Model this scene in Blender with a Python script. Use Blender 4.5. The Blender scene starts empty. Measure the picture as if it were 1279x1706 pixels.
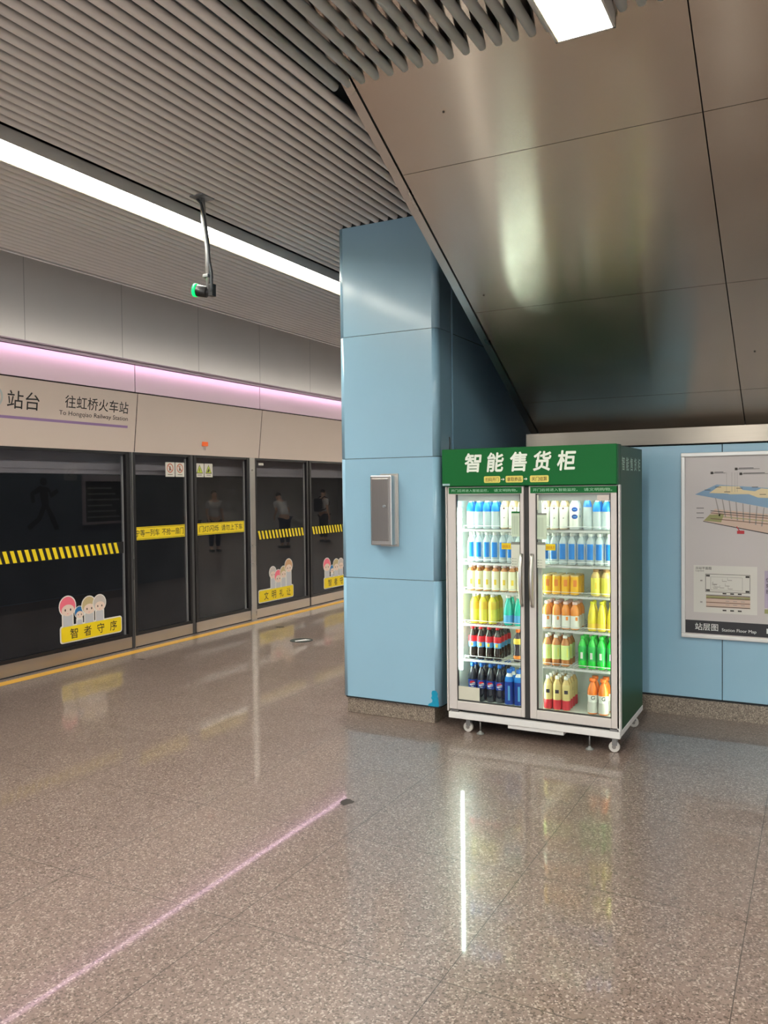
import bpy, bmesh, math, random
from mathutils import Vector, Matrix
random.seed(7)
SC = bpy.context.scene
COL = SC.collection

# ------------------------------------------------------------------ camera
FPX, YAW, PITCH, ROLL, CAMH = 1369.86, .4873, .0264, -.011, 1.68
def cam_axes():
    cy, sy = math.cos(YAW), math.sin(YAW)
    f = Vector((-sy*math.cos(PITCH), cy*math.cos(PITCH), -math.sin(PITCH)))
    r = Vector((cy, sy, 0)); u = r.cross(f)
    return f, r*math.cos(ROLL)+u*math.sin(ROLL), -r*math.sin(ROLL)+u*math.cos(ROLL)
cf, cr, cu = cam_axes()
cd = bpy.data.cameras.new('camera'); cam = bpy.data.objects.new('camera', cd); COL.objects.link(cam)
cd.sensor_fit = 'HORIZONTAL'; cd.sensor_width = 36; cd.lens = 36*FPX/1279
cd.clip_start = .05; cd.clip_end = 200
cam.matrix_world = Matrix(((cr.x, cu.x, -cf.x, 0), (cr.y, cu.y, -cf.y, 0), (cr.z, cu.z, -cf.z, CAMH), (0, 0, 0, 1)))
SC.camera = cam

# ------------------------------------------------------------------ world, exposure, light levels
W = bpy.data.worlds.new('world'); SC.world = W; W.use_nodes = True
W.node_tree.nodes['Background'].inputs[0].default_value = (.90, .95, 1, 1)
W.node_tree.nodes['Background'].inputs[1].default_value = 1.3
SC.view_settings.view_transform = 'Standard'; SC.view_settings.look = 'None'
SC.view_settings.exposure = 0.42; SC.view_settings.gamma = 1.0
SC.view_settings.use_curve_mapping = False
STRIP = 26.0      # ceiling strip diffusers
PINK = 13.5       # LED line under the header rail
COVE = 7.0       # tube on top of the header
FRIDGE = 9.5      # tubes inside the cabinet
SC.cycles.use_denoising = True
SC.cycles.max_bounces = 8; SC.cycles.transparent_max_bounces = 16
SC.cycles.caustics_reflective = False; SC.cycles.caustics_refractive = False
SC.cycles.sample_clamp_indirect = 6.0

# ------------------------------------------------------------------ materials
MATS = {}
def srgb(*c):
    return tuple((x/255/12.92 if x/255 <= .04045 else ((x/255+.055)/1.055)**2.4) for x in c)
def mat(name, col=(.5, .5, .5), rough=.5, metal=0, emit=None, es=1, coat=0, noise=0, nscale=20, bump=0, spec=.5, alpha=1, coat_rough=.05, stretch=None):
    if name in MATS: return MATS[name]
    m = bpy.data.materials.new(name); m.use_nodes = True; MATS[name] = m
    nt = m.node_tree; b = nt.nodes['Principled BSDF']
    b.inputs['Base Color'].default_value = (*col, 1); b.inputs['Roughness'].default_value = rough
    b.inputs['Metallic'].default_value = metal; b.inputs['Coat Weight'].default_value = coat
    b.inputs['Coat Roughness'].default_value = coat_rough
    b.inputs['Specular IOR Level'].default_value = spec; b.inputs['Alpha'].default_value = alpha
    if emit:
        b.inputs['Emission Color'].default_value = (*emit, 1); b.inputs['Emission Strength'].default_value = es
    if noise or bump:
        tc = nt.nodes.new('ShaderNodeTexCoord'); mp = nt.nodes.new('ShaderNodeMapping')
        nt.links.new(tc.outputs['Object'], mp.inputs[0])
        if stretch: mp.inputs['Scale'].default_value = stretch
        n = nt.nodes.new('ShaderNodeTexNoise'); n.inputs['Scale'].default_value = nscale; n.inputs['Detail'].default_value = 4
        nt.links.new(mp.outputs[0], n.inputs['Vector'])
        if noise:
            mx = nt.nodes.new('ShaderNodeMix'); mx.data_type = 'RGBA'
            mx.inputs[6].default_value = (*[c*(1-noise) for c in col], 1); mx.inputs[7].default_value = (*[min(1, c*(1+noise)) for c in col], 1)
            nt.links.new(n.outputs[0], mx.inputs[0]); nt.links.new(mx.outputs[2], b.inputs['Base Color'])
            mr = nt.nodes.new('ShaderNodeMapRange'); mr.inputs[3].default_value = max(0, rough*(1-noise)); mr.inputs[4].default_value = min(1, rough*(1+noise))
            nt.links.new(n.outputs[0], mr.inputs[0]); nt.links.new(mr.outputs[0], b.inputs['Roughness'])
        if bump:
            bp = nt.nodes.new('ShaderNodeBump'); bp.inputs['Strength'].default_value = bump; bp.inputs['Distance'].default_value = .002
            nt.links.new(n.outputs[0], bp.inputs['Height']); nt.links.new(bp.outputs[0], b.inputs['Normal'])
    return m
def pane_mat(name, tint, ior=1.45, rough=0.0, haze=None, hf=0):
    m = bpy.data.materials.new(name); m.use_nodes = True; nt = m.node_tree; nt.nodes.clear()
    out = nt.nodes.new('ShaderNodeOutputMaterial'); tr = nt.nodes.new('ShaderNodeBsdfTransparent'); gl = nt.nodes.new('ShaderNodeBsdfGlossy')
    tr.inputs[0].default_value = (*tint, 1); gl.inputs['Roughness'].default_value = rough; gl.inputs[0].default_value = (.9, .9, .9, 1)
    fr = nt.nodes.new('ShaderNodeFresnel'); fr.inputs[0].default_value = ior
    mx = nt.nodes.new('ShaderNodeMixShader'); base = tr
    if haze:
        df = nt.nodes.new('ShaderNodeBsdfDiffuse'); df.inputs[0].default_value = (*haze, 1)
        m2 = nt.nodes.new('ShaderNodeMixShader'); m2.inputs[0].default_value = hf
        nt.links.new(tr.outputs[0], m2.inputs[1]); nt.links.new(df.outputs[0], m2.inputs[2]); base = m2
    ge = nt.nodes.new('ShaderNodeNewGeometry'); mu = nt.nodes.new('ShaderNodeMath'); mu.operation = 'MULTIPLY_ADD'   # sheen on the outer face only
    ng = nt.nodes.new('ShaderNodeMath'); ng.operation = 'SUBTRACT'; ng.inputs[0].default_value = 1.0; nt.links.new(ge.outputs['Backfacing'], ng.inputs[1])
    mu.operation = 'MULTIPLY'; nt.links.new(fr.outputs[0], mu.inputs[0]); nt.links.new(ng.outputs[0], mu.inputs[1])
    nt.links.new(mu.outputs[0], mx.inputs[0]); nt.links.new(base.outputs[0], mx.inputs[1]); nt.links.new(gl.outputs[0], mx.inputs[2])
    nt.links.new(mx.outputs[0], out.inputs[0]); return m

def granite(name, base, dark, light, tiles=False, rough=.3, coat=.5, scale=170):
    m = bpy.data.materials.new(name); m.use_nodes = True; nt = m.node_tree; b = nt.nodes['Principled BSDF']; L = nt.links.new
    def N(t, **k):
        n = nt.nodes.new(t)
        for a, v in k.items(): setattr(n, a, v)
        return n
    def M(op, a, bb=None, c=None):
        n = N('ShaderNodeMath', operation=op)
        for i, v in enumerate((a, bb, c)):
            if v is None: continue
            if isinstance(v, (int, float)): n.inputs[i].default_value = v
            else: L(v, n.inputs[i])
        return n.outputs[0]
    def mix(f, a, c):
        n = N('ShaderNodeMix', data_type='RGBA')
        if isinstance(f, (int, float)): n.inputs[0].default_value = f
        else: L(f, n.inputs[0])
        for i, v in ((6, a), (7, c)):
            if isinstance(v, tuple): n.inputs[i].default_value = (*v, 1)
            else: L(v, n.inputs[i])
        return n.outputs[2]
    tc = N('ShaderNodeTexCoord'); co = tc.outputs['Object']
    v = N('ShaderNodeTexVoronoi'); v.inputs['Scale'].default_value = scale; L(co, v.inputs['Vector'])
    sp = N('ShaderNodeSeparateColor'); L(v.outputs['Color'], sp.inputs[0])
    n1 = N('ShaderNodeTexNoise'); n1.inputs['Scale'].default_value = 3.0; n1.inputs['Detail'].default_value = 5; L(co, n1.inputs['Vector'])
    n2 = N('ShaderNodeTexNoise'); n2.inputs['Scale'].default_value = 55; n2.inputs['Detail'].default_value = 3; L(co, n2.inputs['Vector'])
    dk = M('LESS_THAN', M('ADD', sp.outputs[0], M('MULTIPLY', M('SUBTRACT', n2.outputs[0], .5), .8)), .22)
    lt = M('GREATER_THAN', M('ADD', sp.outputs[1], M('MULTIPLY', M('SUBTRACT', n2.outputs[0], .5), .5)), .86)
    c = mix(M('MULTIPLY', sp.outputs[2], .5), base, tuple(x*.8 for x in base))
    c = mix(M('MULTIPLY', dk, .75), c, dark); c = mix(M('MULTIPLY', lt, .8), c, light)
    c = mix(M('MULTIPLY', n1.outputs[0], .22), c, tuple(x*.55 for x in base))
    rr = M('ADD', rough-.06, M('MULTIPLY', n1.outputs[0], .12))
    if tiles:
        s = N('ShaderNodeSeparateXYZ'); L(co, s.inputs[0])
        tx = M('DIVIDE', M('ADD', s.outputs[0], 2.035), .895); ty = M('DIVIDE', M('SUBTRACT', s.outputs[1], 3.41), .88)
        dx = M('ABSOLUTE', M('SUBTRACT', M('FRACT', M('ADD', tx, 100)), .5)); dy = M('ABSOLUTE', M('SUBTRACT', M('FRACT', M('ADD', ty, 100)), .5))
        jt = M('MAXIMUM', M('LESS_THAN', M('SUBTRACT', .5, dx), .0022), M('LESS_THAN', M('SUBTRACT', .5, dy), .0022))
        cb = N('ShaderNodeCombineXYZ'); L(M('FLOOR', M('ADD', tx, 100)), cb.inputs[0]); L(M('FLOOR', M('ADD', ty, 100)), cb.inputs[1])
        wn = N('ShaderNodeTexWhiteNoise', noise_dimensions='2D'); L(cb.outputs[0], wn.inputs['Vector'])
        c = mix(M('MULTIPLY', wn.outputs[0], .22), c, tuple(x*.6 for x in base))
        c = mix(M('MULTIPLY', jt, .8), c, (.035, .028, .024))
        bp = N('ShaderNodeBump'); bp.inputs['Strength'].default_value = .05; bp.inputs['Distance'].default_value = .003
        n3 = N('ShaderNodeTexNoise'); n3.inputs['Scale'].default_value = 2.2; n3.inputs['Detail'].default_value = 2; L(co, n3.inputs['Vector'])
        L(n3.outputs[0], bp.inputs['Height']); L(bp.outputs[0], b.inputs['Coat Normal']); L(bp.outputs[0], b.inputs['Normal'])
        L(M('ADD', .028, M('MULTIPLY', n1.outputs[0], .04)), b.inputs['Coat Roughness'])
    L(c, b.inputs['Base Color']); L(rr, b.inputs['Roughness']); b.inputs['Coat Weight'].default_value = coat
    b.inputs['Coat IOR'].default_value = 1.5
    return m

def brushed(name, col, rough=.22, axis='y', streak=.35, aniso=0, tangent=(1, 0, 0), bump=.05):
    m = bpy.data.materials.new(name); m.use_nodes = True; nt = m.node_tree; b = nt.nodes['Principled BSDF']; L = nt.links.new
    b.inputs['Metallic'].default_value = 1
    if aniso:
        tv = nt.nodes.new('ShaderNodeCombineXYZ'); b.inputs['Anisotropic'].default_value = aniso
        for i in range(3): tv.inputs[i].default_value = tangent[i]
        L(tv.outputs[0], b.inputs['Tangent'])
    tc = nt.nodes.new('ShaderNodeTexCoord'); mp = nt.nodes.new('ShaderNodeMapping'); L(tc.outputs['Object'], mp.inputs[0])
    mp.inputs['Scale'].default_value = {'y': (60, 1.2, 1.2), 'z': (60, 60, 1.0), 'x': (1.0, 60, 60)}[axis]
    n = nt.nodes.new('ShaderNodeTexNoise'); n.inputs['Scale'].default_value = 4; n.inputs['Detail'].default_value = 5; L(mp.outputs[0], n.inputs[0])
    n2 = nt.nodes.new('ShaderNodeTexNoise'); n2.inputs['Scale'].default_value = 1.7; n2.inputs['Detail'].default_value = 6; L(tc.outputs['Object'], n2.inputs[0])
    mx = nt.nodes.new('ShaderNodeMix'); mx.data_type = 'RGBA'; mx.inputs[6].default_value = (*[c*(1-streak) for c in col], 1); mx.inputs[7].default_value = (*[c*(1+streak) for c in col], 1)
    ad = nt.nodes.new('ShaderNodeMath'); ad.operation = 'MULTIPLY_ADD'; ad.inputs[1].default_value = .45; L(n.outputs[0], ad.inputs[0])
    mu = nt.nodes.new('ShaderNodeMath'); mu.operation = 'MULTIPLY'; mu.inputs[1].default_value = .55; L(n2.outputs[0], mu.inputs[0]); L(mu.outputs[0], ad.inputs[2])
    L(ad.outputs[0], mx.inputs[0]); L(mx.outputs[2], b.inputs['Base Color'])
    mr = nt.nodes.new('ShaderNodeMapRange'); mr.inputs[3].default_value = rough*.7; mr.inputs[4].default_value = rough*1.35; L(n2.outputs[0], mr.inputs[0]); L(mr.outputs[0], b.inputs['Roughness'])
    bp = nt.nodes.new('ShaderNodeBump'); bp.inputs['Strength'].default_value = bump; bp.inputs['Distance'].default_value = .001; L(n.outputs[0], bp.inputs['Height']); (L(bp.outputs[0], b.inputs['Normal']) if bump else None)
    return m

M_FLOOR = granite('granite floor', srgb(134, 116, 108), srgb(66, 54, 48), srgb(188, 172, 162), tiles=True, rough=.34, coat=.55, scale=150)
M_SKIRT = granite('granite skirting', srgb(140, 128, 116), srgb(70, 60, 54), srgb(190, 178, 160), rough=.35, coat=.3, scale=190)
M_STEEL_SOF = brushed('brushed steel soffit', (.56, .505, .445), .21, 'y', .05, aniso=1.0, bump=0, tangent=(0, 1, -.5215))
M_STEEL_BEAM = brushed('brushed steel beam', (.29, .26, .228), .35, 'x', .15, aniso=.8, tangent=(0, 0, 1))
M_STEEL = brushed('stainless steel', (.55, .53, .50), .28, 'z', .2)
M_KICK = brushed('stainless kick plate', (.62, .57, .53), .35, 'y', .12)
M_BLUE = mat('blue enamel panel', (.285, .50, .66), .28, coat=.35, noise=.04, nscale=3, coat_rough=.12)
M_SEAM = mat('dark joint', (.02, .025, .03), .8)
M_SLAT = mat('grey aluminium slat', (.74, .735, .71), .42, noise=.06, nscale=6)
M_WHITE = mat('white enamel trim', (.62, .62, .60), .4)
M_PLENUM = mat('dark ceiling void', (.05, .06, .065), .9, noise=.5, nscale=2)
M_DUCT = mat('grey duct', (.34, .42, .47), .6, noise=.3, nscale=5)
M_HEAD = mat('cream header enamel', srgb(214, 197, 186), .32, coat=.3, noise=.02, nscale=2, coat_rough=.15)
M_HEADUP = mat('pale header upper enamel', srgb(230, 210, 218), .45, noise=.02, nscale=2)
M_BULK = mat('grey bulkhead panel', (.74, .72, .69), .5, noise=.04, nscale=2)
M_RAIL = mat('anodised rail', srgb(170, 150, 165), .35, metal=.6)
M_BLACK = mat('black frame', (.012, .011, .012), .35)
M_DARKGREY = mat('dark grey frame', (.05, .048, .05), .4)
M_LINTEL = mat('grey lintel', (.34, .32, .33), .5, noise=.1, nscale=3)
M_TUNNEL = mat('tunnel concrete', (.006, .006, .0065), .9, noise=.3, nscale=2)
M_GLASS = pane_mat('screen glass', (.84, .84, .86), 1.62)
M_YEL = mat('yellow vinyl', srgb(236, 208, 20), .5)
M_YELFLOOR = mat('yellow floor line', srgb(222, 170, 60), .5, noise=.1, nscale=30)
M_INK = mat('black ink', (.012, .01, .01), .6)
M_WINK = mat('white ink', (.8, .82, .8), .6)
M_PURPLE = mat('purple line', srgb(150, 120, 165), .5)
M_STRIP = mat('strip light diffuser', (.9, .9, .85), .5, emit=(1.0, .97, .86), es=STRIP)
M_LED = mat('pink led line', (.9, .6, .8), .5, emit=(1.0, .66, .90), es=PINK)

# ------------------------------------------------------------------ mesh helpers
class MB:
    def __init__(s): s.v = []; s.f = []; s.m = []; s.sm = []
    def add(s, vs, fs, mi=0, smooth=False):
        k = len(s.v); s.v += [tuple(v) for v in vs]
        for f in fs: s.f.append([i+k for i in f]); s.m.append(mi); s.sm.append(smooth)
        return s
    def box(s, x0, x1, y0, y1, z0, z1, mi=0):
        if x0 > x1: x0, x1 = x1, x0
        if y0 > y1: y0, y1 = y1, y0
        if z0 > z1: z0, z1 = z1, z0
        return s.add([(x0, y0, z0), (x1, y0, z0), (x1, y1, z0), (x0, y1, z0), (x0, y0, z1), (x1, y0, z1), (x1, y1, z1), (x0, y1, z1)],
                     [(0, 3, 2, 1), (4, 5, 6, 7), (0, 1, 5, 4), (1, 2, 6, 5), (2, 3, 7, 6), (3, 0, 4, 7)], mi)
    def prism(s, pts, axis, a, b, mi=0, smooth=False):
        """polygon pts (2D) extruded along axis from a to b; axis 'x' pts=(y,z), 'y' pts=(x,z), 'z' pts=(x,y)"""
        mk = {'x': lambda p, t: (t, p[0], p[1]), 'y': lambda p, t: (p[0], t, p[1]), 'z': lambda p, t: (p[0], p[1], t)}[axis]
        n = len(pts); vs = [mk(p, a) for p in pts]+[mk(p, b) for p in pts]
        s.add(vs, [tuple(range(n))[::-1], tuple(range(n, 2*n))], mi)
        k = len(s.v)-2*n
        for i in range(n):
            j = (i+1) % n; s.f.append([k+i, k+j, k+n+j, k+n+i]); s.m.append(mi); s.sm.append(smooth and (pts[i][0]-pts[j][0])**2+(pts[i][1]-pts[j][1])**2 < .0009)
        return s
    def tube(s, pts, r, n=10, mi=0, caps=True):
        pts = [Vector(p) for p in pts]; rs = r if isinstance(r, (list, tuple)) else [r]*len(pts)
        k0 = len(s.v); up = None
        for i, p in enumerate(pts):
            d = (pts[min(i+1, len(pts)-1)]-pts[max(i-1, 0)]).normalized()
            if up is None: up = Vector((0, 0, 1)) if abs(d.z) < .9 else Vector((1, 0, 0))
            a = d.cross(up).normalized(); b = a.cross(d).normalized(); up = b
            for j in range(n):
                t = 2*math.pi*j/n; s.v.append(tuple(p+a*math.cos(t)*rs[i]+b*math.sin(t)*rs[i]))
        for i in range(len(pts)-1):
            for j in range(n):
                jj = (j+1) % n; s.f.append([k0+i*n+j, k0+i*n+jj, k0+(i+1)*n+jj, k0+(i+1)*n+j]); s.m.append(mi); s.sm.append(True)
        if caps:
            s.f.append([k0+j for j in range(n)][::-1]); s.m.append(mi); s.sm.append(False)
            s.f.append([k0+(len(pts)-1)*n+j for j in range(n)]); s.m.append(mi); s.sm.append(False)
        return s
    def lathe(s, prof, c=(0, 0, 0), n=20, mi=0, mis=None, closed=True):
        k0 = len(s.v)
        for (r, z) in prof:
            for j in range(n):
                t = 2*math.pi*j/n; s.v.append((c[0]+r*math.cos(t), c[1]+r*math.sin(t), c[2]+z))
        for i in range(len(prof)-1):
            for j in range(n):
                jj = (j+1) % n; s.f.append([k0+i*n+j, k0+i*n+jj, k0+(i+1)*n+jj, k0+(i+1)*n+j]); s.m.append(mis[i] if mis else mi); s.sm.append(True)
        if closed:
            s.f.append([k0+j for j in range(n)][::-1]); s.m.append(mis[0] if mis else mi); s.sm.append(False)
            s.f.append([k0+(len(prof)-1)*n+j for j in range(n)]); s.m.append(mis[-1] if mis else mi); s.sm.append(False)
        return s

def tag(o, label=None, cat=None, group=None, kind=None):
    if label: o['label'] = label
    if cat: o['category'] = cat
    if group: o['group'] = group
    if kind: o['kind'] = kind
    return o
def obj(name, mb, m, parent=None, bevel=0, origin=None):
    me = bpy.data.meshes.new(name)
    off = Vector((0, 0, 0))
    if parent is not None:
        q = parent
        while q is not None: off += q.location; q = q.parent
    elif origin is not None: off = Vector(origin)
    elif mb.v:
        xs = [v[0] for v in mb.v]; ys = [v[1] for v in mb.v]; zs = [v[2] for v in mb.v]
        off = Vector(((min(xs)+max(xs))/2, (min(ys)+max(ys))/2, min(zs)))
    me.from_pydata([(v[0]-off.x, v[1]-off.y, v[2]-off.z) for v in mb.v], [], mb.f)
    for x in (m if isinstance(m, (list, tuple)) else [m]): me.materials.append(x)
    me.polygons.foreach_set('material_index', mb.m); me.polygons.foreach_set('use_smooth', mb.sm); me.update()
    bm = bmesh.new(); bm.from_mesh(me); bmesh.ops.recalc_face_normals(bm, faces=bm.faces); bm.to_mesh(me); bm.free()
    o = bpy.data.objects.new(name, me); COL.objects.link(o)
    if parent is not None: o.parent = parent
    else: o.location = off
    if bevel:
        b = o.modifiers.new('bevel', 'BEVEL'); b.width = bevel; b.segments = 2; b.limit_method = 'ANGLE'; b.angle_limit = math.radians(50)
    return o
def empty(name, loc, label=None, cat=None, group=None):
    o = bpy.data.objects.new(name, None); COL.objects.link(o); o.location = loc; o.empty_display_size = .05
    return tag(o, label, cat, group)
def struct(name, mb, m, **k):
    o = obj(name, mb, m, origin=(0, 0, 0), **k); o['kind'] = 'structure'; return o

_txt = {}
def text_geo(body, bold):
    k = (body, bold)
    if k not in _txt:
        c = bpy.data.curves.new('t', 'FONT'); c.body = body; c.offset = bold; c.resolution_u = 3
        o = bpy.data.objects.new('t', c); COL.objects.link(o)
        dg = bpy.context.evaluated_depsgraph_get(); dg.update()
        me = bpy.data.meshes.new_from_object(o.evaluated_get(dg))
        vs = [(v.co.x, v.co.y) for v in me.vertices]; fs = [tuple(p.vertices) for p in me.polygons]
        bpy.data.objects.remove(o); bpy.data.curves.remove(c); bpy.data.meshes.remove(me)
        _txt[k] = (vs, fs)
    return _txt[k]
def text_into(mb, body, O, U, V, w, h, mi=0, bold=0.0, shear=0, align='box'):
    """writes body in the box with lower-left corner O, right vector U, up vector V, size w x h"""
    vs, fs = text_geo(body, bold); O = Vector(O); U = Vector(U); V = Vector(V)
    x0 = min(v[0] for v in vs); x1 = max(v[0] for v in vs); y0 = min(v[1] for v in vs); y1 = max(v[1] for v in vs)
    mb.add([O+U*(((x-x0)/(x1-x0)+shear*(y-y0)/(y1-y0)*h/w)*w)+V*((y-y0)/(y1-y0)*h) for x, y in vs], fs, mi)
    return mb
def quad(mb, O, U, V, w, h, mi=0):
    O = Vector(O); U = Vector(U); V = Vector(V)
    return mb.add([O, O+U*w, O+U*w+V*h, O+V*h], [(0, 1, 2, 3)], mi)
def poly(mb, O, U, V, pts, mi=0):
    O = Vector(O); U = Vector(U); V = Vector(V)
    return mb.add([O+U*a+V*b for a, b in pts], [tuple(range(len(pts)))], mi)
def circ(r, n=24, cx=0, cy=0, a0=0, a1=2*math.pi, ry=None):
    full = abs(a1-a0-2*math.pi) < 1e-6; k = n if full else n+1
    return [(cx+r*math.cos(a0+(a1-a0)*i/n), cy+(ry or r)*math.sin(a0+(a1-a0)*i/n)) for i in range(k)]
def ring(mb, O, U, V, r0, r1, mi=0, n=28, cx=0, cy=0):
    O = Vector(O); U = Vector(U); V = Vector(V); a = circ(r0, n, cx, cy); b = circ(r1, n, cx, cy)
    return mb.add([O+U*x+V*y for x, y in a+b], [(i, (i+1) % n, n+(i+1) % n, n+i) for i in range(n)], mi)
X, Y, Z = Vector((1, 0, 0)), Vector((0, 1, 0)), Vector((0, 0, 1))
def rrect(x0, x1, y0, y1, r, n=5):
    P = []
    for cx, cy, a in ((x1-r, y0+r, -90), (x1-r, y1-r, 0), (x0+r, y1-r, 90), (x0+r, y0+r, 180)):
        for i in range(n+1):
            t = math.radians(a+90*i/n); P.append((cx+r*math.cos(t), cy+r*math.sin(t)))
    return P
ZC = 3.625; XK = -6.55; YC = 5.32; YB = 6.31

# ================================================================== STRUCTURE
fl = struct('floor', MB().add([(XK-.02, -9, 0), (9, -9, 0), (9, 36, 0), (XK-.02, 36, 0)], [(0, 1, 2, 3)]).box(XK-.02, 9, -9, 36, -.3, -.002), M_FLOOR)

# ceiling: slats of rounded tube, clear of the stair soffit, with light slots
SOF_L = -2.045; SOF_R = 3.1; SLAT_END = 3.49
cb = MB(); pitch = .0765; r = .0225
def slat(x, y0, y1):
    P = [(x+r*math.cos(t)*1.0, ZC+.027+r*math.sin(t)*1.1) for t in [math.radians(a) for a in (180, 205, 230, 250, 270, 290, 310, 335, 360)]]
    P += [(x+r*.7, ZC+.043), (x-r*.7, ZC+.043)]
    cb.prism(P, 'y', y0, y1, 0, True)
x = -5.69
STRIPS = [(-4.13, -3.865, -9, 34), (-1.0, -.749, -9, 3.505), (2.0, 2.26, -9, 3.2), (4.6, 4.87, -9, 34), (-1.0, -.749, 13, 34), (2.0, 2.26, 13, 34)]  # last two are unseen, added beyond the stair to light the far passengers
xs = []
while x < 6.5:
    if not any(a-.02 < x < b+.02 for a, b, _, _ in STRIPS):
        if SOF_L-.05 < x < SOF_R: slat(x, -9, SLAT_END); xs.append(x)
        else: slat(x, -9, 34); xs.append(x)
    else: xs.append(x)
    x += pitch
# cross carriers above the slats
for yy in [v*1.77+.35 for v in range(-5, 19)]:
    if yy < SLAT_END-.1: cb.box(-5.7, 6.5, yy, yy+.022, ZC+.043, ZC+.075, 1)
    else: cb.box(-5.7, SOF_L-.08, yy, yy+.022, ZC+.043, ZC+.075, 1)
struct('ceiling', cb, [M_SLAT, M_DUCT])
struct('wall_above', MB().box(-7.2, 9, -9, 36, 4.35, 4.5), M_PLENUM)
dm = MB()
dm.box(-1.75, -1.2, -9, 3.2, 3.95, 4.2).tube([(-2.6, -9, 3.98), (-2.6, 34, 3.98)], .07, 12).tube([(-.35, -9, 3.9), (-.35, 3.3, 3.9)], .09, 12)
dm.box(-3.3, -2.9, -9, 34, 4.0, 4.2).box(-4.9, -4.5, -9, 34, 4.0, 4.25)
struct('trim_1', dm, M_DUCT)
# edge trim of the slat ceiling and flat strip next to the light slot
struct('trim_2', MB().box(-5.745, -5.72, -9, 34, ZC-.005, ZC+.12), M_WHITE)
# bulkhead above the screen header
bk = MB().box(-7.0, -6.9, -9, 36, 2.95, 4.35)
for yy in [5.53+1.28*k for k in range(-8, 22)]: bk.box(-6.9, -6.8985, yy, yy+.006, 3.05, 4.2, 1)
struct('wall_left', bk, [M_BULK, mat('bulkhead joint', (.42, .41, .40), .8)])
struct('wall_right', MB().box(8.6, 8.8, -9, 36, 0, 4.35), mat('dim far wall', (.55, .55, .56), .7, noise=.1, nscale=1))
struct('wall_far', MB().box(-9.5, 9, 36, 36.2, 0, 4.35), mat('far end wall', (.5, .5, .5), .7, noise=.1, nscale=1))
# tunnel behind the screen
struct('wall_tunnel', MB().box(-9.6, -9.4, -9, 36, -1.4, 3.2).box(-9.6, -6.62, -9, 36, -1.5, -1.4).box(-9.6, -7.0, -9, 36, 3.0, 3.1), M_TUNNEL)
struct('trim_3', MB().box(-6.86, -6.72, -9, 36, 1.885, 2.16).box(-6.722, -6.71, -9, 36, 1.93, 1.95).box(-6.722, -6.71, -9, 36, 2.02, 2.035), M_LINTEL)
# yellow line along the screen
struct('trim_4', MB().box(-6.455, -6.335, -9, 36, 0, .002), M_YELFLOOR)

# blue clad wall behind the column, runs beside the stair
bw = MB().box(-3.17, -2.385, 5.605, 9.95, .13, ZC+.3).box(-3.174, -3.17, 5.62, 9.94, .14, ZC, 2)  # outer side faced with a thin darkened sheet to dim its reflection
for zz in (1.03, 1.916, 2.822): bw.box(-2.3855, -2.3845, 5.61, 8.7, zz-.002, zz+.002, 1)
struct('wall_center', bw, [M_BLUE, M_SEAM, mat('darkened outer face', (.10, .13, .165), .5)])
struct('baseboard_center', MB().box(-3.14, -2.41, 5.6, 9.9, 0, .13), M_SKIRT)

# wall under the stairs with the map, and the stair body behind it
ub = MB(); px = [-2.05, -1.515, -.614, .287, 1.188, 2.09, 3.1]
for a, b in zip(px[:-1], px[1:]): ub.box(a+.0025, b-.0025, YB, YB+.03, .147, 1.982)
ub.box(-2.05, 3.1, YB+.012, YB+.2, .13, 1.985, 1)
struct('wall_under_stairs', ub, [M_BLUE, M_SEAM], bevel=.003)
struct('baseboard_under_stairs', MB().box(-2.04, 3.1, YB+.02, YB+.2, 0, .142), M_SKIRT)
struct('wall_stair_side', MB().box(-2.04, 3.1, YB+.2, 12.5, 0, 4.3), mat('stair cladding', (.13, .15, .17), .5, noise=.1, nscale=2))

# ================================================================== STEEL STAIR SOFFIT
SL = .5215; nrm = Vector((0, SL, 1)).normalized()
def sof(x, y, d=0): return Vector((x, y, ZC-(y-3.51)*SL))-nrm*d
so = empty('stair_soffit', (SOF_L, 6.4, 2.115), 'sloping brushed steel underside of the stair above the vending cabinet', 'stair underside')
def slab(mb, x0, x1, y0, y1, d0, d1, mi=0):
    vs = [sof(x0, y0, d0), sof(x1, y0, d0), sof(x1, y1, d0), sof(x0, y1, d0), sof(x0, y0, d1), sof(x1, y0, d1), sof(x1, y1, d1), sof(x0, y1, d1)]
    return mb.add(vs, [(0, 3, 2, 1), (4, 5, 6, 7), (0, 1, 5, 4), (1, 2, 6, 5), (2, 3, 7, 6), (3, 0, 4, 7)], mi)
ysof = [2.05, 2.97, 4.0, 5.04, 6.0, 6.40]; xsof = [-1.985, -.47, 1.05, 2.57]
for i in range(len(ysof)-1):
    for j in range(len(xsof)-1):
        p = slab(MB(), xsof[j]+.003, xsof[j+1]-.003, ysof[i]+.0015, ysof[i+1]-.0015, .0, -.02)
        o = obj('steel_panel', p, M_STEEL_SOF, so)
obj('backing', slab(MB(), -2.03, 3.05, 2.05, 6.38, -.02, -.5), M_SEAM, so)
eb = slab(MB(), SOF_L, -1.992, 2.05, 6.395, .004, -.52)
obj('edge_trim', eb, M_STEEL, so)
for (a, b) in ((-1.62, 3.72), (-.36, 5.63), (-1.87, 4.9), (-.6, 3.0)):
    p = sof(a, b, .003); obj('rivet', MB().tube([p, p+nrm*.006], .006, 8), mat('dark rivet', (.05, .045, .04), .5), so)
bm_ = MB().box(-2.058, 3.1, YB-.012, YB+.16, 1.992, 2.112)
tag(obj('steel_beam', bm_, M_STEEL_BEAM, bevel=.003), 'horizontal brushed steel beam between the blue map wall and the sloping stair underside', 'beam')

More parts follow.
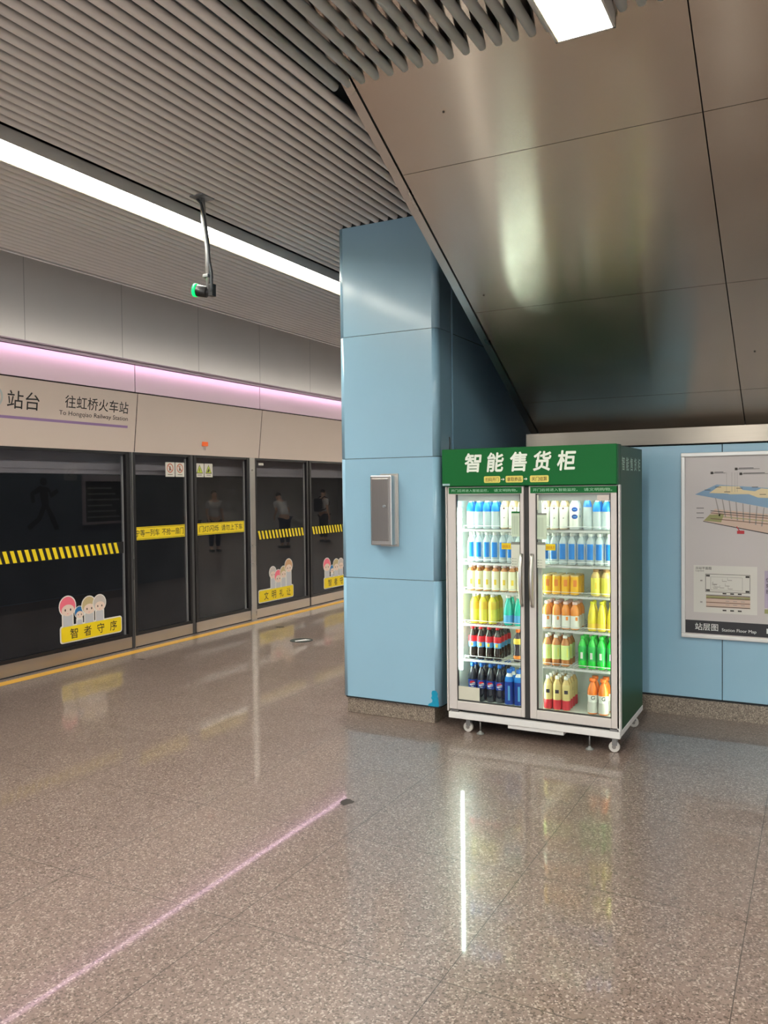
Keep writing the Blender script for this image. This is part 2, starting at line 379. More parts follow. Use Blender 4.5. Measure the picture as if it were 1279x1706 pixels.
# ================================================================== COLUMN
col = empty('column', (-2.79, 5.46, 0), 'square light blue panelled column on a granite base with a grey box on its front', 'column')
XCL, XCR = -3.19, -2.38
zs = [.131, 1.03, 1.916, 2.822, ZC+.005]
for a, b in zip(zs[:-1], zs[1:]):
    P = rrect(XCL, XCR, YC, 5.6, .045, 6)
    obj('cladding_panel', MB().prism(P, 'z', a+.002, b-.002, 0, True), M_BLUE, col)
obj('core', MB().prism(rrect(XCL+.008, XCR-.008, YC+.008, 5.59, .04), 'z', .12, ZC+.4), M_SEAM, col)
obj('granite_base', MB().box(XCL+.025, XCR-.06, YC+.03, 5.6, 0, .131), M_SKIRT, col, bevel=.004)
st = MB(); R_ = .0458; cx, cy = XCR-.045, YC+.045
def cp(t, z):   # point on rounded corner by arc position t (0 = end of front face)
    a = -math.pi/2+t/R_
    return (cx+R_*math.cos(a), cy+R_*math.sin(a), z) if t > 0 else (cx+t, cy-R_, z)
prof = [(.131, -.052, .028), (.145, -.05, .03), (.16, -.022, .03), (.175, -.018, .026), (.19, -.03, .026), (.205, -.022, .02), (.225, -.026, .022), (.242, -.02, .012), (.246, -.008, .006)]
rows = []
for z, a, b in prof: rows.append([cp(a+(b-a)*i/8, z) for i in range(9)])
vs = [p for rw in rows for p in rw]
st.add(vs, [(i*9+j, i*9+j+1, (i+1)*9+j+1, (i+1)*9+j) for i in range(len(rows)-1) for j in range(8)], 0, True)
tag(obj('paint_patch', st, mat('cyan paint', (.0, .30, .50), .4, noise=.2, nscale=60), col), 'bright cyan paint patch')
# wall box
wb = empty('wall_box', (-2.80, YC, 1.29), 'narrow brushed steel locker box mounted on the front of the blue column', 'wall box')
M_BOX = brushed('dark brushed steel', (.32, .30, .28), .3, 'z', .15)
obj('housing', MB().box(-2.885, -2.712, YC-.085, YC-.001, 1.283, 1.787), M_STEEL, wb, bevel=.006)
obj('flange', MB().box(-2.845, -2.697, YC-.006, YC-.0005, 1.27, 1.80), M_STEEL, wb)
obj('door', MB().box(-2.872, -2.735, YC-.090, YC-.084, 1.315, 1.765), M_BOX, wb, bevel=.003)
lk = MB().tube([(-2.765, YC-.089, 1.565), (-2.765, YC-.102, 1.565)], .010, 12).box(-2.775, -2.748, YC-.108, YC-.101, 1.560, 1.570)
obj('lock', lk, mat('chrome lock', (.8, .8, .78), .15, metal=1), wb)

# ================================================================== STRIP LIGHTS
names = ['long ceiling strip light running above the platform screen doors', 'short ceiling strip light ending at the steel stair underside', 'ceiling strip light on the far side of the stair, outside the picture', 'ceiling strip light above the opposite platform edge, outside the picture', 'strip light added beyond the stair to light the passengers, in line with the short one', 'strip light added beyond the stair to light the passengers, right of the other added one']
for (a, b, y0, y1), nm in zip(STRIPS, names):
    lt = empty('strip_light', ((a+b)/2, y0, ZC), nm, 'ceiling light', 'ceiling strip lights')
    zb = ZC-.046
    hb = MB().box(a, a+.010, y0, y1, zb, ZC+.05).box(b-.010, b, y0, y1, zb, ZC+.05).box(a, b, y0, y1, ZC+.03, ZC+.05).box(a, b, y1-.010, y1, zb, ZC+.03)
    obj('housing', hb, M_WHITE, lt)
    obj('diffuser', MB().box(a+.011, b-.011, y0+.01, y1-.011, zb+.044, zb+.055), M_STRIP, lt)
    obj('amber_inner_wall', MB().box(a+.0101, a+.012, y0+.01, y1-.011, zb+.001, zb+.044), mat('amber lit wall tint', (.30, .23, .08), .6), lt)  # left inner wall of the housing, its warm lit look put into the colour

# ================================================================== PENDANT CAMERA
pc = empty('pendant_camera', (-3.61, 4.3, ZC), 'black camera with a green glowing ring hanging on a grey pole from the slatted ceiling', 'camera')
obj('ceiling_plate', MB().box(-3.67, -3.56, 4.24, 4.36, ZC-.002, ZC+.006), mat('plate grey', (.3, .33, .35), .4, metal=.5), pc)
obj('pole', MB().tube([(-3.612, 4.3, ZC), (-3.605, 4.3, 3.5), (-3.575, 4.3, 3.3), (-3.572, 4.3, 3.02)], [.016, .018, .018, .014], 12), mat('pole grey', (.45, .46, .46), .3, metal=.6), pc)
obj('cable', MB().tube([(-3.655, 4.3, ZC), (-3.61, 4.285, 3.585), (-3.585, 4.28, 3.5), (-3.552, 4.28, 3.3), (-3.545, 4.28, 3.2), (-3.528, 4.28, 3.12), (-3.528, 4.28, 3.03), (-3.54, 4.29, 2.985)], .009, 8), mat('dark cable', (.05, .06, .07), .5), pc)
obj('clamp', MB().box(-3.597, -3.553, 4.27, 4.33, 3.095, 3.115), mat('clamp grey', (.25, .26, .27), .4, metal=.5), pc, bevel=.003)
obj('camera_body', MB().tube([(-3.53, 4.31, 3.0), (-3.58, 4.30, 3.003), (-3.585, 4.30, 3.003), (-3.655, 4.28, 3.02)], [.022, .026, .036, .040], 16).box(-3.56, -3.525, 4.28, 4.32, 2.97, 3.05), mat('black plastic', (.015, .015, .017), .35), pc, bevel=.002)
obj('green_ring', MB().tube([(-3.652, 4.281, 3.0195), (-3.672, 4.275, 3.023)], [.043, .043], 20), mat('green glow', (.0, .5, .1), .4, emit=(.0, 1, .16), es=1.1), pc)
obj('lens', MB().tube([(-3.671, 4.2752, 3.0228), (-3.677, 4.273, 3.024)], [.03, .028], 16), mat('lens dark', (.01, .03, .02), .1), pc)

# ================================================================== PLATFORM SCREEN
def header_panel(y0, y1, label):
    root = empty('screen_header', (XK, (y0+y1)/2, 2.12), label, 'platform screen header', 'header panels above the platform screen doors')
    g = .007
    obj('lower_panel', MB().prism([(-6.55, 2.122), (-6.482, 2.748), (-6.50, 2.748), (-6.56, 2.122)], 'y', y0+g, y1-g), M_HEAD, root)
    obj('upper_panel', MB().box(-6.535, -6.52, y0+g, y1-g, 2.768, 3.055), M_HEADUP, root)
    return root
HV = Vector((.068, 0, .626)).normalized(); HN = Vector((.626, 0, -.068)).normalized()
def hp(y, z, e=.002): return Vector((-6.55+.068*(z-2.122)/.626, y, z))+HN*e
bays = [4.375, 6.61, 8.845, 11.08]
for nm_, a_, b_ in (('wall_screen_near', -9, 4.37), ('wall_screen_far', 11.085, 34)):
    struct(nm_+'_header', MB().prism([(-6.55, 2.122), (-6.482, 2.748), (-6.60, 2.748), (-6.70, 2.122)], 'y', a_, b_).box(-6.60, -6.52, a_, b_, 2.764, 3.055), M_HEAD)
for nm_, a_, b_ in (('wall_screen_near', -9, 4.455), ('wall_screen_far', 11.405, 34)):
    struct(nm_+'_glass', MB().box(XK-.034, XK-.022, a_, b_, .13, 2.12), M_GLASS)
    m_ = MB().box(XK-.03, XK, a_, b_, .012, .13, 1); k = a_
    while k < b_: m_.box(XK-.042, XK, k, min(k+.09, b_), .13, 2.12); k += 1.32
    struct(nm_+'_frame', m_, [M_BLACK, M_KICK])
for i, (a, b) in enumerate(zip(bays[:-1], bays[1:])):
    if abs(a-4.375) < .01:
        h = header_panel(a, b, 'cream header panel lettered with the platform direction sign and a purple line')
        t = MB()
        obj('platform_number_ring', ring(t, hp(4.86, 2.555), Y, HV, .088, .105), mat('pale grey ink', (.45, .5, .5), .6), h)
        for w_, y_, z_, ww, hh, bo in (('站台', 5.01, 2.465, .35, .165, .004), ('往虹桥火车站', 5.655, 2.52, .83, .125, .004), ('To Hongqiao Railway Station', 5.59, 2.435, .895, .058, 0)):
            obj('direction_lettering', text_into(MB(), w_, hp(y_, z_), Y, HV, ww, hh, 0, bold=bo), M_INK, h)
        obj('purple_line', quad(MB(), hp(4.40, 2.372), Y, HV, 2.09, .026), M_PURPLE, h)
    elif abs(a-6.61) < .01:
        h = header_panel(a, b, 'plain cream header panel with a small orange indicator light above the sliding doors')
        obj('indicator_light', MB().box(-6.545, -6.515, 7.70, 7.79, 2.235, 2.285), mat('orange lens', srgb(205, 80, 30), .3, emit=(1, .2, .04), es=.25), h, bevel=.005)
        obj('door_number', text_into(MB(), '18', hp(7.725, 2.185), Y, HV, .045, .038), mat('grey ink', (.25, .24, .24), .6), h)
    else: h = header_panel(a, b, 'plain cream header panel ending behind the blue column')
tag(obj('header_rail', MB().box(-6.62, -6.395, -9, 34, 3.062, 3.085).box(-6.40, -6.395, -9, 34, 3.038, 3.07).box(-6.95, -6.60, -9, 34, 3.05, 3.08), M_RAIL), 'slim metallic rail along the top of the cream screen header', 'rail')
tag(obj('led_line', MB().box(-6.462, -6.448, -9, 34, 3.053, 3.061), M_LED), 'pink LED line tucked under the rail on top of the screen header', 'LED strip light')
M_COVE = mat('cove tube', (.9, .88, .8), .5, emit=(1, .93, .84), es=COVE)
tag(obj('cove_light', MB().tube([(-6.665, -9, 3.100), (-6.665, 34, 3.100)], .018, 8), M_COVE), 'light tube lying on top of the screen header, washing the grey bulkhead above it', 'cove light')
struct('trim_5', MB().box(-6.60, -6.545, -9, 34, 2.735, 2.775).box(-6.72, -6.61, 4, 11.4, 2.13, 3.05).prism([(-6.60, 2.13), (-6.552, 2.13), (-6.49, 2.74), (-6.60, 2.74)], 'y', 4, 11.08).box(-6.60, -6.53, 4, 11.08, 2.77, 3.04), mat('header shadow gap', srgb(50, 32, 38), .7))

XG = XK-.022
def stripes(y0, y1, z0, z1, p=.0785):
    mb = MB(); k = 0; dx = .036; w = p*.53
    y = y0
    while y+w+dx <= y1+.01:
        poly(mb, (XG+.004, y, z0), Y, Z, [(dx, 0), (dx+w, 0), (w, z1-z0), (0, z1-z0)], 0); y += p
    return mb
def child_sticker(root, y, z, w, words, order):
    """yellow lettered plate with a row of plain cartoon children above it"""
    O = Vector((XG+.004, y, z)); E = X*.0008; mb = MB()
    hgt = w*.19
    heads = {'a': [(.10, .40, .125, (0), .0), (.29, .30, .075, 1, 0), (.45, .37, .115, 2, 0), (.63, .38, .105, 3, 0)],
             'b': [(.40, .42, .10, 3, 0), (.56, .34, .11, 0, 0), (.72, .40, .10, 2, 0), (.88, .50, .115, 4, 0)]}[order]
    def P(pts, mi, e): poly(mb, O+E*e, Y, Z, [(a*w, b*w) for a, b in pts], mi)
    P(rrect(-.03, 1.03, -.015, .215, .04), 6, 0)
    for i, (cx, cy, rr, c, _) in enumerate(heads):
        P(circ(rr*1.12, 26, cx, cy+.06), 6, .2+i*.9)                                   # white outline
        P(rrect(cx-rr*.75, cx+rr*.75, .17, cy, .03), 6, .1+i*.9)
        P(rrect(cx-rr*.62, cx+rr*.62, .17, cy-.04, .03), 7, .4+i*.9)                 # shirt
        P(circ(rr, 26, cx, cy+.06), c, .5+i*.9)                                        # hair
        P(circ(rr*.82, 22, cx+.005, cy+.06-rr*.42, ry=rr*.60), 5, .7+i*.9)              # face
        for s in (-1, 1): P(circ(rr*.09, 8, cx+s*rr*.34+.005, cy+.05-rr*.30, ry=rr*.14), 8, .9+i*.9)
        P([(cx-rr*.12, cy+.05-rr*.66), (cx+rr*.12, cy+.05-rr*.66), (cx, cy+.05-rr*.74)], 0, .9+i*.9)
    P(rrect(-.012, 1.012, .002, .198, .03), 9, 5)
    s = obj('cartoon_sticker', mb, [mat('pink hair', srgb(235, 110, 130), .5), mat('blue cap', srgb(20, 105, 165), .5), mat('fair hair', srgb(190, 170, 125), .5), mat('pale hair', srgb(196, 186, 180), .5), mat('tan hair', srgb(200, 155, 115), .5), mat('face tone', srgb(228, 205, 190), .5), mat('sticker white', srgb(225, 222, 215), .5), mat('pale shirt', srgb(190, 190, 195), .5), M_INK, M_YEL], root)
    tag(s, 'cut-out sticker of cartoon children above a yellow plate')
    n = len(words); t = MB()
    for i, ch in enumerate(words):
        text_into(t, ch, O+E*6+Y*(w*(.13+i*.225))+Z*(w*.03), Y, Z, w*.125, w*.135, 0, bold=.006)
    obj('sticker_lettering', t, M_INK, s)
def leaf(name, y0, y1, label, group, kick=.13):
    root = empty(name, (XK, (y0+y1)/2, 0), label, 'platform screen door' if 'door' in name else 'glass panel', group)
    fw = .045
    obj('glass', MB().box(XG-.012, XG, y0+fw*.5, y1-fw*.5, kick, 2.10), M_GLASS, root)
    f = MB().box(XG-.02, XK, y0, y0+fw, kick, 2.12).box(XG-.02, XK, y1-fw, y1, kick, 2.12).box(XG-.02, XK-.004, y0+fw, y1-fw, kick, kick+.035).box(XG-.02, XK-.004, y0+fw, y1-fw, 2.095, 2.12)
    obj('frame', f, M_BLACK, root)
    obj('inner_strip', MB().box(XG-.02, XG-.002, y1-fw-.038, y1-fw-.018, kick+.03, 2.07), mat('grey strip', (.26, .26, .26), .4), root)
    obj('kick_plate', MB().box(XK-.03, XK, y0+.002, y1-.002, .012, kick), M_KICK, root)
    return root
fa = leaf('fixed_glass_panel', 4.46, 6.53, 'fixed dark glass panel at the left edge, with striped tape and a cartoon sticker', None)
obj('striped_tape', stripes(4.50, 6.445, 1.045, 1.158), M_YEL, fa)
obj('tape_backing', quad(MB(), (XG+.001, 4.5, 1.04), Y, Z, 1.95, .123), M_BLACK, fa)
child_sticker(fa, 5.615, .215, .765, '智者守序', 'a')
d1 = leaf('sliding_door', 6.575, 7.52, 'left sliding glass door leaf with a yellow warning banner and two prohibition signs', None)
d2 = leaf('sliding_door', 7.565, 8.63, 'right sliding glass door leaf with yellow banner and two green-yellow triangle signs', None)
obj('meeting_edge', MB().box(XK-.03, XK+.004, 7.50, 7.545, .012, 2.12), M_DARKGREY, d1)
def banner(root, y0, y1, words, parts):
    O = (XG+.004, y0, 1.165)
    b = obj('warning_banner', quad(MB(), O, Y, Z, y1-y0, .142), M_YEL, root)
    t = MB(); w = y1-y0
    for (a, b_, c, d) in ((.008, w-.008, .008, .012), (.008, w-.008, .130, .134), (.008, .012, .008, .134), (w-.012, w-.008, .008, .134)):
        quad(t, (XG+.0048, y0+a, 1.165+c), Y, Z, b_-a, d-c)
    for s, a, ww in parts: text_into(t, s, (XG+.0048, y0+a, 1.20), Y, Z, ww, .077, 0, bold=.006)
    obj('banner_lettering', t, M_INK, b)
banner(d1, 6.60, 7.41, '', [('宁等一列车', .02, .37), ('不抢一扇门', .43, .355)])
banner(d2, 7.615, 8.535, '', [('门灯闪烁', .05, .36), ('请勿上下车', .46, .42)])
def sign(root, y, z, kind):
    w, h = .15, .165; O = Vector((XG+.004, y, z)); mb = MB()
    poly(mb, O, Y, Z, rrect(0, w, 0, h, .006), 0)
    e = X*.0008
    if kind < 2:
        ring(mb, O+e+Y*(w/2)+Z*(h*.6), Y, Z, .042, .053, 1)
        poly(mb, O+e+Y*(w/2)+Z*(h*.6), Y, Z, [(-.036, .030), (-.030, .036), (.036, -.030), (.030, -.036)], 1)
        if kind == 0: poly(mb, O+e*.5+Y*(w/2)+Z*(h*.6), Y, Z, [(-.012, -.03), (.006, -.03), (.012, .0), (.0, .03), (-.014, .01)], 2)
        else:
            poly(mb, O+e*.5+Y*(w/2)+Z*(h*.6), Y, Z, circ(.008, 10, 0, .024), 2)
            poly(mb, O+e*.5+Y*(w/2)+Z*(h*.6), Y, Z, [(-.018, -.032), (-.008, -.032), (0, -.012), (.01, -.032), (.02, -.03), (.006, .012), (-.008, .012)], 2)
    else:
        T = lambda s: [(w/2-.06*s, h*.40-.022*s), (w/2+.06*s, h*.40-.022*s), (w/2, h*.40+.085*s)]
        poly(mb, O+e, Y, Z, T(1), 2); poly(mb, O+e*1.6+Z*.004, Y, Z, T(.8), 3)
        if kind == 2: poly(mb, O+e*2.2, Y, Z, [(w/2-.006, h*.4+.0), (w/2+.006, h*.4+.0), (w/2+.004, h*.4+.04), (w/2-.004, h*.4+.04)], 2)
        else: poly(mb, O+e*2.2, Y, Z, [(w/2-.03, h*.4-.006), (w/2-.002, h*.4-.006), (w/2+.02, h*.4+.01), (w/2+.004, h*.4+.045), (w/2-.008, h*.4+.03)], 2)
    quad(mb, O+e+Y*.035+Z*.022, Y, Z, .08, .006, 2)
    obj('prohibition_sign' if kind < 2 else 'warning_sign', mb, [mat('sign white', srgb(215, 210, 200), .5), mat('sign red', srgb(190, 90, 60), .5), mat('sign dark', srgb(70, 60, 40), .5), mat('sign yellow green', srgb(190, 205, 70), .5)], root)
sign(d1, 7.105, 1.862, 0); sign(d1, 7.268, 1.862, 1); sign(d2, 7.612, 1.862, 2); sign(d2, 7.775, 1.862, 3)
fb = leaf('fixed_glass_panel', 8.745, 10.03, 'fixed dark glass panel right of the sliding doors with striped tape and a cartoon sticker', None)
obj('striped_tape', stripes(8.825, 9.96, 1.045, 1.158), M_YEL, fb)
child_sticker(fb, 8.835, .205, .78, '文明礼让', 'b')
obj('small_label', quad(MB(), (XG+.004, 8.86, 2.03), Y, Z, .11, .03), mat('sign white', (1, 1, 1)), fb)
fc = leaf('fixed_glass_panel', 10.06, 11.4, 'fixed dark glass panel partly hidden by the blue column, with striped tape and a sticker', None)
obj('striped_tape', stripes(10.14, 11.3, 1.045, 1.158), M_YEL, fc)
child_sticker(fc, 10.46, .215, .765, '智者守序', 'a')
for (a, b, m, l) in ((6.533, 6.572, M_DARKGREY, 'thin dark post at the left of the sliding doors'), (8.633, 8.742, M_STEEL, 'stainless steel post at the right of the sliding doors')):
    p = empty('screen_post', (XK, (a+b)/2, 0), l, 'post')
    obj('post', MB().box(XK-.05, XK+(.012 if m is M_STEEL else .008), a, b, 0, 2.12), m, p, bevel=.003)
    if m is M_DARKGREY: obj('bright_edge', MB().box(XK-.01, XK+.013, a+.028, a+.036, 0, 2.12), M_STEEL, p)
    else: obj('key_switch', MB().tube([(XK+.011, 8.67, 1.96), (XK+.022, 8.67, 1.96)], .012, 12), mat('chrome lock', (1, 1, 1)), p)
struct('trim_6', MB().box(XK-.06, XK-.004, -9, 34, 0, .012), M_SEAM)

# ================================================================== STATION MAP
mp = empty('station_map', (-.16, YB, .588), 'large framed station floor map on the blue wall right of the cabinet', 'map')
MX0, MX1, MZ0, MZ1 = -.889, .58, .588, 1.925
fr = MB()
for (a, b, c, d) in ((MX0, MX1, MZ1-.028, MZ1), (MX0, MX1, MZ0, MZ0+.028), (MX0, MX0+.028, MZ0+.028, MZ1-.028), (MX1-.028, MX1, MZ0+.028, MZ1-.028)):
    fr.box(a, b, YB-.035, YB-.001, c, d)
obj('frame', fr, mat('silver frame', (.66, .66, .65), .35, metal=.4), mp, bevel=.004)
obj('board', MB().box(MX0+.02, MX1-.02, YB-.016, YB-.003, MZ0+.02, MZ1-.02), mat('map paper', srgb(196, 190, 190), .35, coat=.2), mp)
YM = YB-.017
def mq(mb, x0, x1, z0, z1, mi=0, e=0): return quad(mb, (x0, YM-e*.0006, z0), X, Z, x1-x0, z1-z0, mi)
def mpoly(mb, pts, mi=0, e=0): return mb.add([(a, YM-e*.0006, b) for a, b in pts], [tuple(range(len(pts)))], mi)
tb = obj('title_bar', mq(MB(), MX0+.028, MX1-.028, .622, .716), mat('map black', (.012, .011, .014), .35), mp)
t = MB(); text_into(t, '站层图', (-.795, YM-.001, .645), X, Z, .155, .052, 0, bold=.004)
text_into(t, 'Station Floor Map', (-.615, YM-.001, .640), X, Z, .225, .028, 0)
mq(t, -.325, -.255, .650, .685, 0, 2)
obj('title_lettering', t, M_WINK, tb)
pi = mat('map inset white', srgb(212, 210, 204), .4); M_LINE = mat('map line dark', srgb(60, 55, 52), .5); M_TAN = mat('map tan', srgb(222, 205, 165), .5)
m_pink = mat('map pink beige', srgb(205, 180, 165), .5); m_ol = mat('map olive', srgb(150, 150, 100), .5); m_gr = mat('map grey', srgb(150, 145, 142), .5)
# inset plan
ip = obj('inset_plan', mq(MB(), -.805, -.385, .775, 1.115, 0, 1), pi, mp)
t = MB()
text_into(t, '出站平面图', (-.79, YM-.002, 1.085), X, Z, .105, .020, 0, bold=.004); text_into(t, 'Layout', (-.79, YM-.002, 1.068), X, Z, .055, .013, 0)
def frm(x0, x1, z0, z1, w=.003, mi=0, e=2):
    for a, b, c, d in ((x0, x1, z1-w, z1), (x0, x1, z0, z0+w), (x0, x0+w, z0, z1), (x1-w, x1, z0, z1)): mq(t, a, b, c, d, mi, e)
frm(-.725, -.43, .925, 1.055); frm(-.69, -.48, .94, 1.035, .002, 2)
for k in range(9):
    x0 = -.685+random.random()*.17; z0 = .945+random.random()*.07; mq(t, x0, x0+.03, z0, z0+.004, 2, 3)
    mq(t, x0, x0+.002, z0, z0+.02, 2, 3)
for a, c in ((-.72, 1.035), (-.46, 1.035), (-.72, .93), (-.46, .93)): mq(t, a, a+.025, c, c+.014, 0, 3)
mq(t, -.72, -.43, .815, .905, 3, 2)
for z0, mi in ((.90, 0), (.878, 4), (.848, 4), (.818, 0)): mq(t, -.72, -.43, z0, z0+.005, mi, 3)
mq(t, -.72, -.43, .882, .897, 5, 3); mq(t, -.6, -.43, .853, .876, 1, 3)
for k in range(3):
    for z0 in (.912, .792): mq(t, -.61+k*.05, -.585+k*.05, z0, z0+.010, 0, 3)
    for z0 in (.886, .862, .836): mq(t, -.59+k*.05, -.565+k*.05, z0, z0+.004, 2, 4)
mq(t, -.76, -.745, 1.0, 1.01, 2, 3); mq(t, -.76, -.745, .845, .855, 2, 3)
obj('inset_drawing', t, [M_LINE, m_pink, m_gr, m_pink, mat('map brown', srgb(110, 80, 65), .5), m_ol], ip)
# street level plate and platform level plate drawn in perspective
t = MB()
mpoly(t, [(-.795, 1.625), (-.65, 1.695), (.45, 1.600), (.45, 1.44), (-.20, 1.505)], 0, 1)
mpoly(t, [(-.70, 1.635), (-.63, 1.685), (-.50, 1.68), (-.48, 1.655), (-.40, 1.645), (-.36, 1.665), (-.28, 1.655), (-.27, 1.635), (.3, 1.585), (.3, 1.555), (-.27, 1.595), (-.38, 1.60), (-.44, 1.625), (-.56, 1.625), (-.58, 1.63)], 1, 2)
for a, b in ((-.73, 1.655), (-.66, 1.675), (-.52, 1.665), (-.42, 1.672), (-.37, 1.62), (-.30, 1.60), (-.2, 1.64), (-.6, 1.64)): mq(t, a, a+.04, b, b+.004, 2, 3)
obj('street_level_drawing', t, [mat('map blue', srgb(128, 160, 190), .5), M_TAN, M_LINE], mp)
t = MB()
for k in range(8):
    a = -.66+k*.045; mpoly(t, [(a-.0, 1.60-k*.01), (a+.006, 1.60-k*.01), (a+.035-(k*.006), 1.47-k*.01), (a+.026-(k*.006), 1.47-k*.01)], 0, 2)
for x0 in (-.585, -.55, -.53, -.515): mq(t, x0, x0+.002, 1.64, 1.78, 0, 3)
for x0, x1, z0 in ((-.69, -.59, 1.775), (-.53, -.37, 1.80), (-.50, -.27, 1.765)):
    mq(t, x0, x1, z0, z0+.003, 1, 3); mq(t, x0, x0+.018, z0-.006, z0+.012, 2, 3); mq(t, x0+.025, x0+.025+(x1-x0)*.6, z0+.006, z0+.010, 2, 3)
for z0 in (1.525, 1.49, 1.455): mq(t, -.785, -.735, z0, z0+.004, 1, 3)
obj('connector_lines', t, [mat('map grey', (1, 1, 1)), mat('map line dark', (1, 1, 1)), mat('map line dark', (1, 1, 1))], mp)
t = MB()
mpoly(t, [(-.74, 1.435), (-.66, 1.52), (.5, 1.40), (.5, 1.22), (-.2, 1.33)], 0, 1)
mpoly(t, [(-.735, 1.437), (-.62, 1.425), (-.60, 1.485), (-.695, 1.48)], 1, 2)
for z0, mi in ((1.505, 2), (1.49, 3), (1.47, 4), (1.45, 3)): mpoly(t, [(-.69, z0), (-.69, z0+.005), (.45, z0-.105), (.45, z0-.110)], mi, 3)
mpoly(t, [(-.74, 1.435), (-.74, 1.43), (-.2, 1.322), (.5, 1.21), (.5, 1.216), (-.2, 1.33)], 2, 3)
mpoly(t, [(-.52, 1.395), (-.515, 1.398), (-.495, 1.365), (-.50, 1.36)], 5, 4); mq(t, -.515, -.468, 1.345, 1.368, 5, 4)
obj('platform_level_drawing', t, [mat('map pink beige', (1, 1, 1)), m_ol, M_LINE, mat('map brown', (1, 1, 1)), mat('map olive', (1, 1, 1)), mat('map red', srgb(190, 45, 55), .5)], mp)
t = MB(); mq(t, -.338, .05, .83, 1.09, 0, 1); mq(t, -.338, .05, .79, .82, 1, 1)
for k in range(3): text_into(t, '换乘信息'[k:k+1], (-.33, YM-.002, .93+k*.04), X, Z, .03, .03, 2)
obj('legend', t, [mat('map lilac', srgb(178, 165, 190), .5), m_ol, M_INK], mp)
# small steel notices on the far side of the clad wall (seen mirrored in the screen glass)
XW = -3.1775
t = MB(); W_ = Vector((0, -1, 0))
def WP(pts): poly(t, (XW, 8.22, 1.50), W_, Z, [(-a, b) for a, b in pts])
WP(circ(.06, 16, .03, .36)); WP([(-.05, .30), (.10, .28), (.12, .0), (.0, -.02)])
WP([(-.03, .30), (-.20, .20), (-.18, .05), (-.12, .06), (-.13, .17), (.0, .22)]); WP([(.08, .28), (.16, .12), (.30, .20), (.27, .26), (.17, .20), (.12, .27)])
WP([(.0, .02), (.08, .0), (-.02, -.2), (-.22, -.34), (-.27, -.28), (-.09, -.16)]); WP([(.04, .02), (.12, .0), (.22, -.16), (.30, -.34), (.22, -.36), (.14, -.2)])
tag(obj('running_figure_decal', t, M_INK), 'black running figure on the track side of the blue wall, mirrored in the screen glass', 'decal')

sg = empty('arrow_sign', (XW, 8.74, 1.93), 'small pale sign with a black arrow on the track side wall, mirrored in the glass', 'sign')
obj('plate', MB().box(XW-.006, XW, 8.62, 8.86, 1.88, 2.12), mat('sign pale', (.30, .32, .31), .5), sg)
obj('arrow', poly(poly(MB(), (XW-.008, 8.74, 2.0), W_, Z, [(-.07, -.012), (.03, -.012), (.03, .012), (-.07, .012)]), (XW-.008, 8.74, 2.0), W_, Z, [(.01, -.055), (.03, -.055), (.08, 0), (.03, .055), (.01, .055), (.05, 0)]), M_INK, sg)
nb = empty('notice_board', (XW, 9.38, 1.2), 'framed dark notice board on the track side wall, mirrored in the screen glass', 'notice board')
obj('frame', MB().box(XW-.03, XW, 8.95, 9.0, 1.2, 1.97).box(XW-.03, XW, 9.76, 9.81, 1.2, 1.97).box(XW-.03, XW, 9.0, 9.76, 1.87, 1.97).box(XW-.03, XW, 9.0, 9.76, 1.2, 1.24), mat('board frame', (.42, .38, .42), .5), nb)
obj('panel', MB().box(XW-.012, XW, 9.0, 9.76, 1.24, 1.87), mat('board dark', (.03, .03, .032), .4), nb)
t = MB()
for k in range(6): t.box(XW-.014, XW-.012, 9.05, 9.7-.08*(k % 3), 1.30+k*.09, 1.325+k*.09)
obj('rows', t, mat('board rows', (.22, .25, .23), .5), nb)

# ================================================================== PEOPLE (seen mirrored in the screen glass)
def skin_mesh(name, nodes, edges, m, parent, root=0, sub=2):
    me = bpy.data.meshes.new(name); me.from_pydata([n[:3] for n in nodes], edges, [])
    o = bpy.data.objects.new(name, me); COL.objects.link(o)
    sk = o.modifiers.new('skin', 'SKIN'); sk.use_smooth_shade = True
    if not me.skin_vertices: me.attributes  # layer is made with the modifier
    bm = bmesh.new(); bm.from_mesh(me); lay = bm.verts.layers.skin.verify()
    for v, n in zip(bm.verts, nodes):
        rr = n[3]; v[lay].radius = rr if isinstance(rr, tuple) else (rr, rr); v[lay].use_root = False
    bm.verts.ensure_lookup_table(); bm.verts[root][lay].use_root = True
    bm.to_mesh(me); bm.free()
    sb = o.modifiers.new('sub', 'SUBSURF'); sb.levels = sb.render_levels = sub
    dg = bpy.context.evaluated_depsgraph_get(); dg.update()
    new = bpy.data.meshes.new_from_object(o.evaluated_get(dg)); new.materials.clear(); new.materials.append(m)
    o.modifiers.clear(); o.data = new; bpy.data.meshes.remove(me)
    for p in new.polygons: p.use_smooth = True
    o.parent = parent; return o
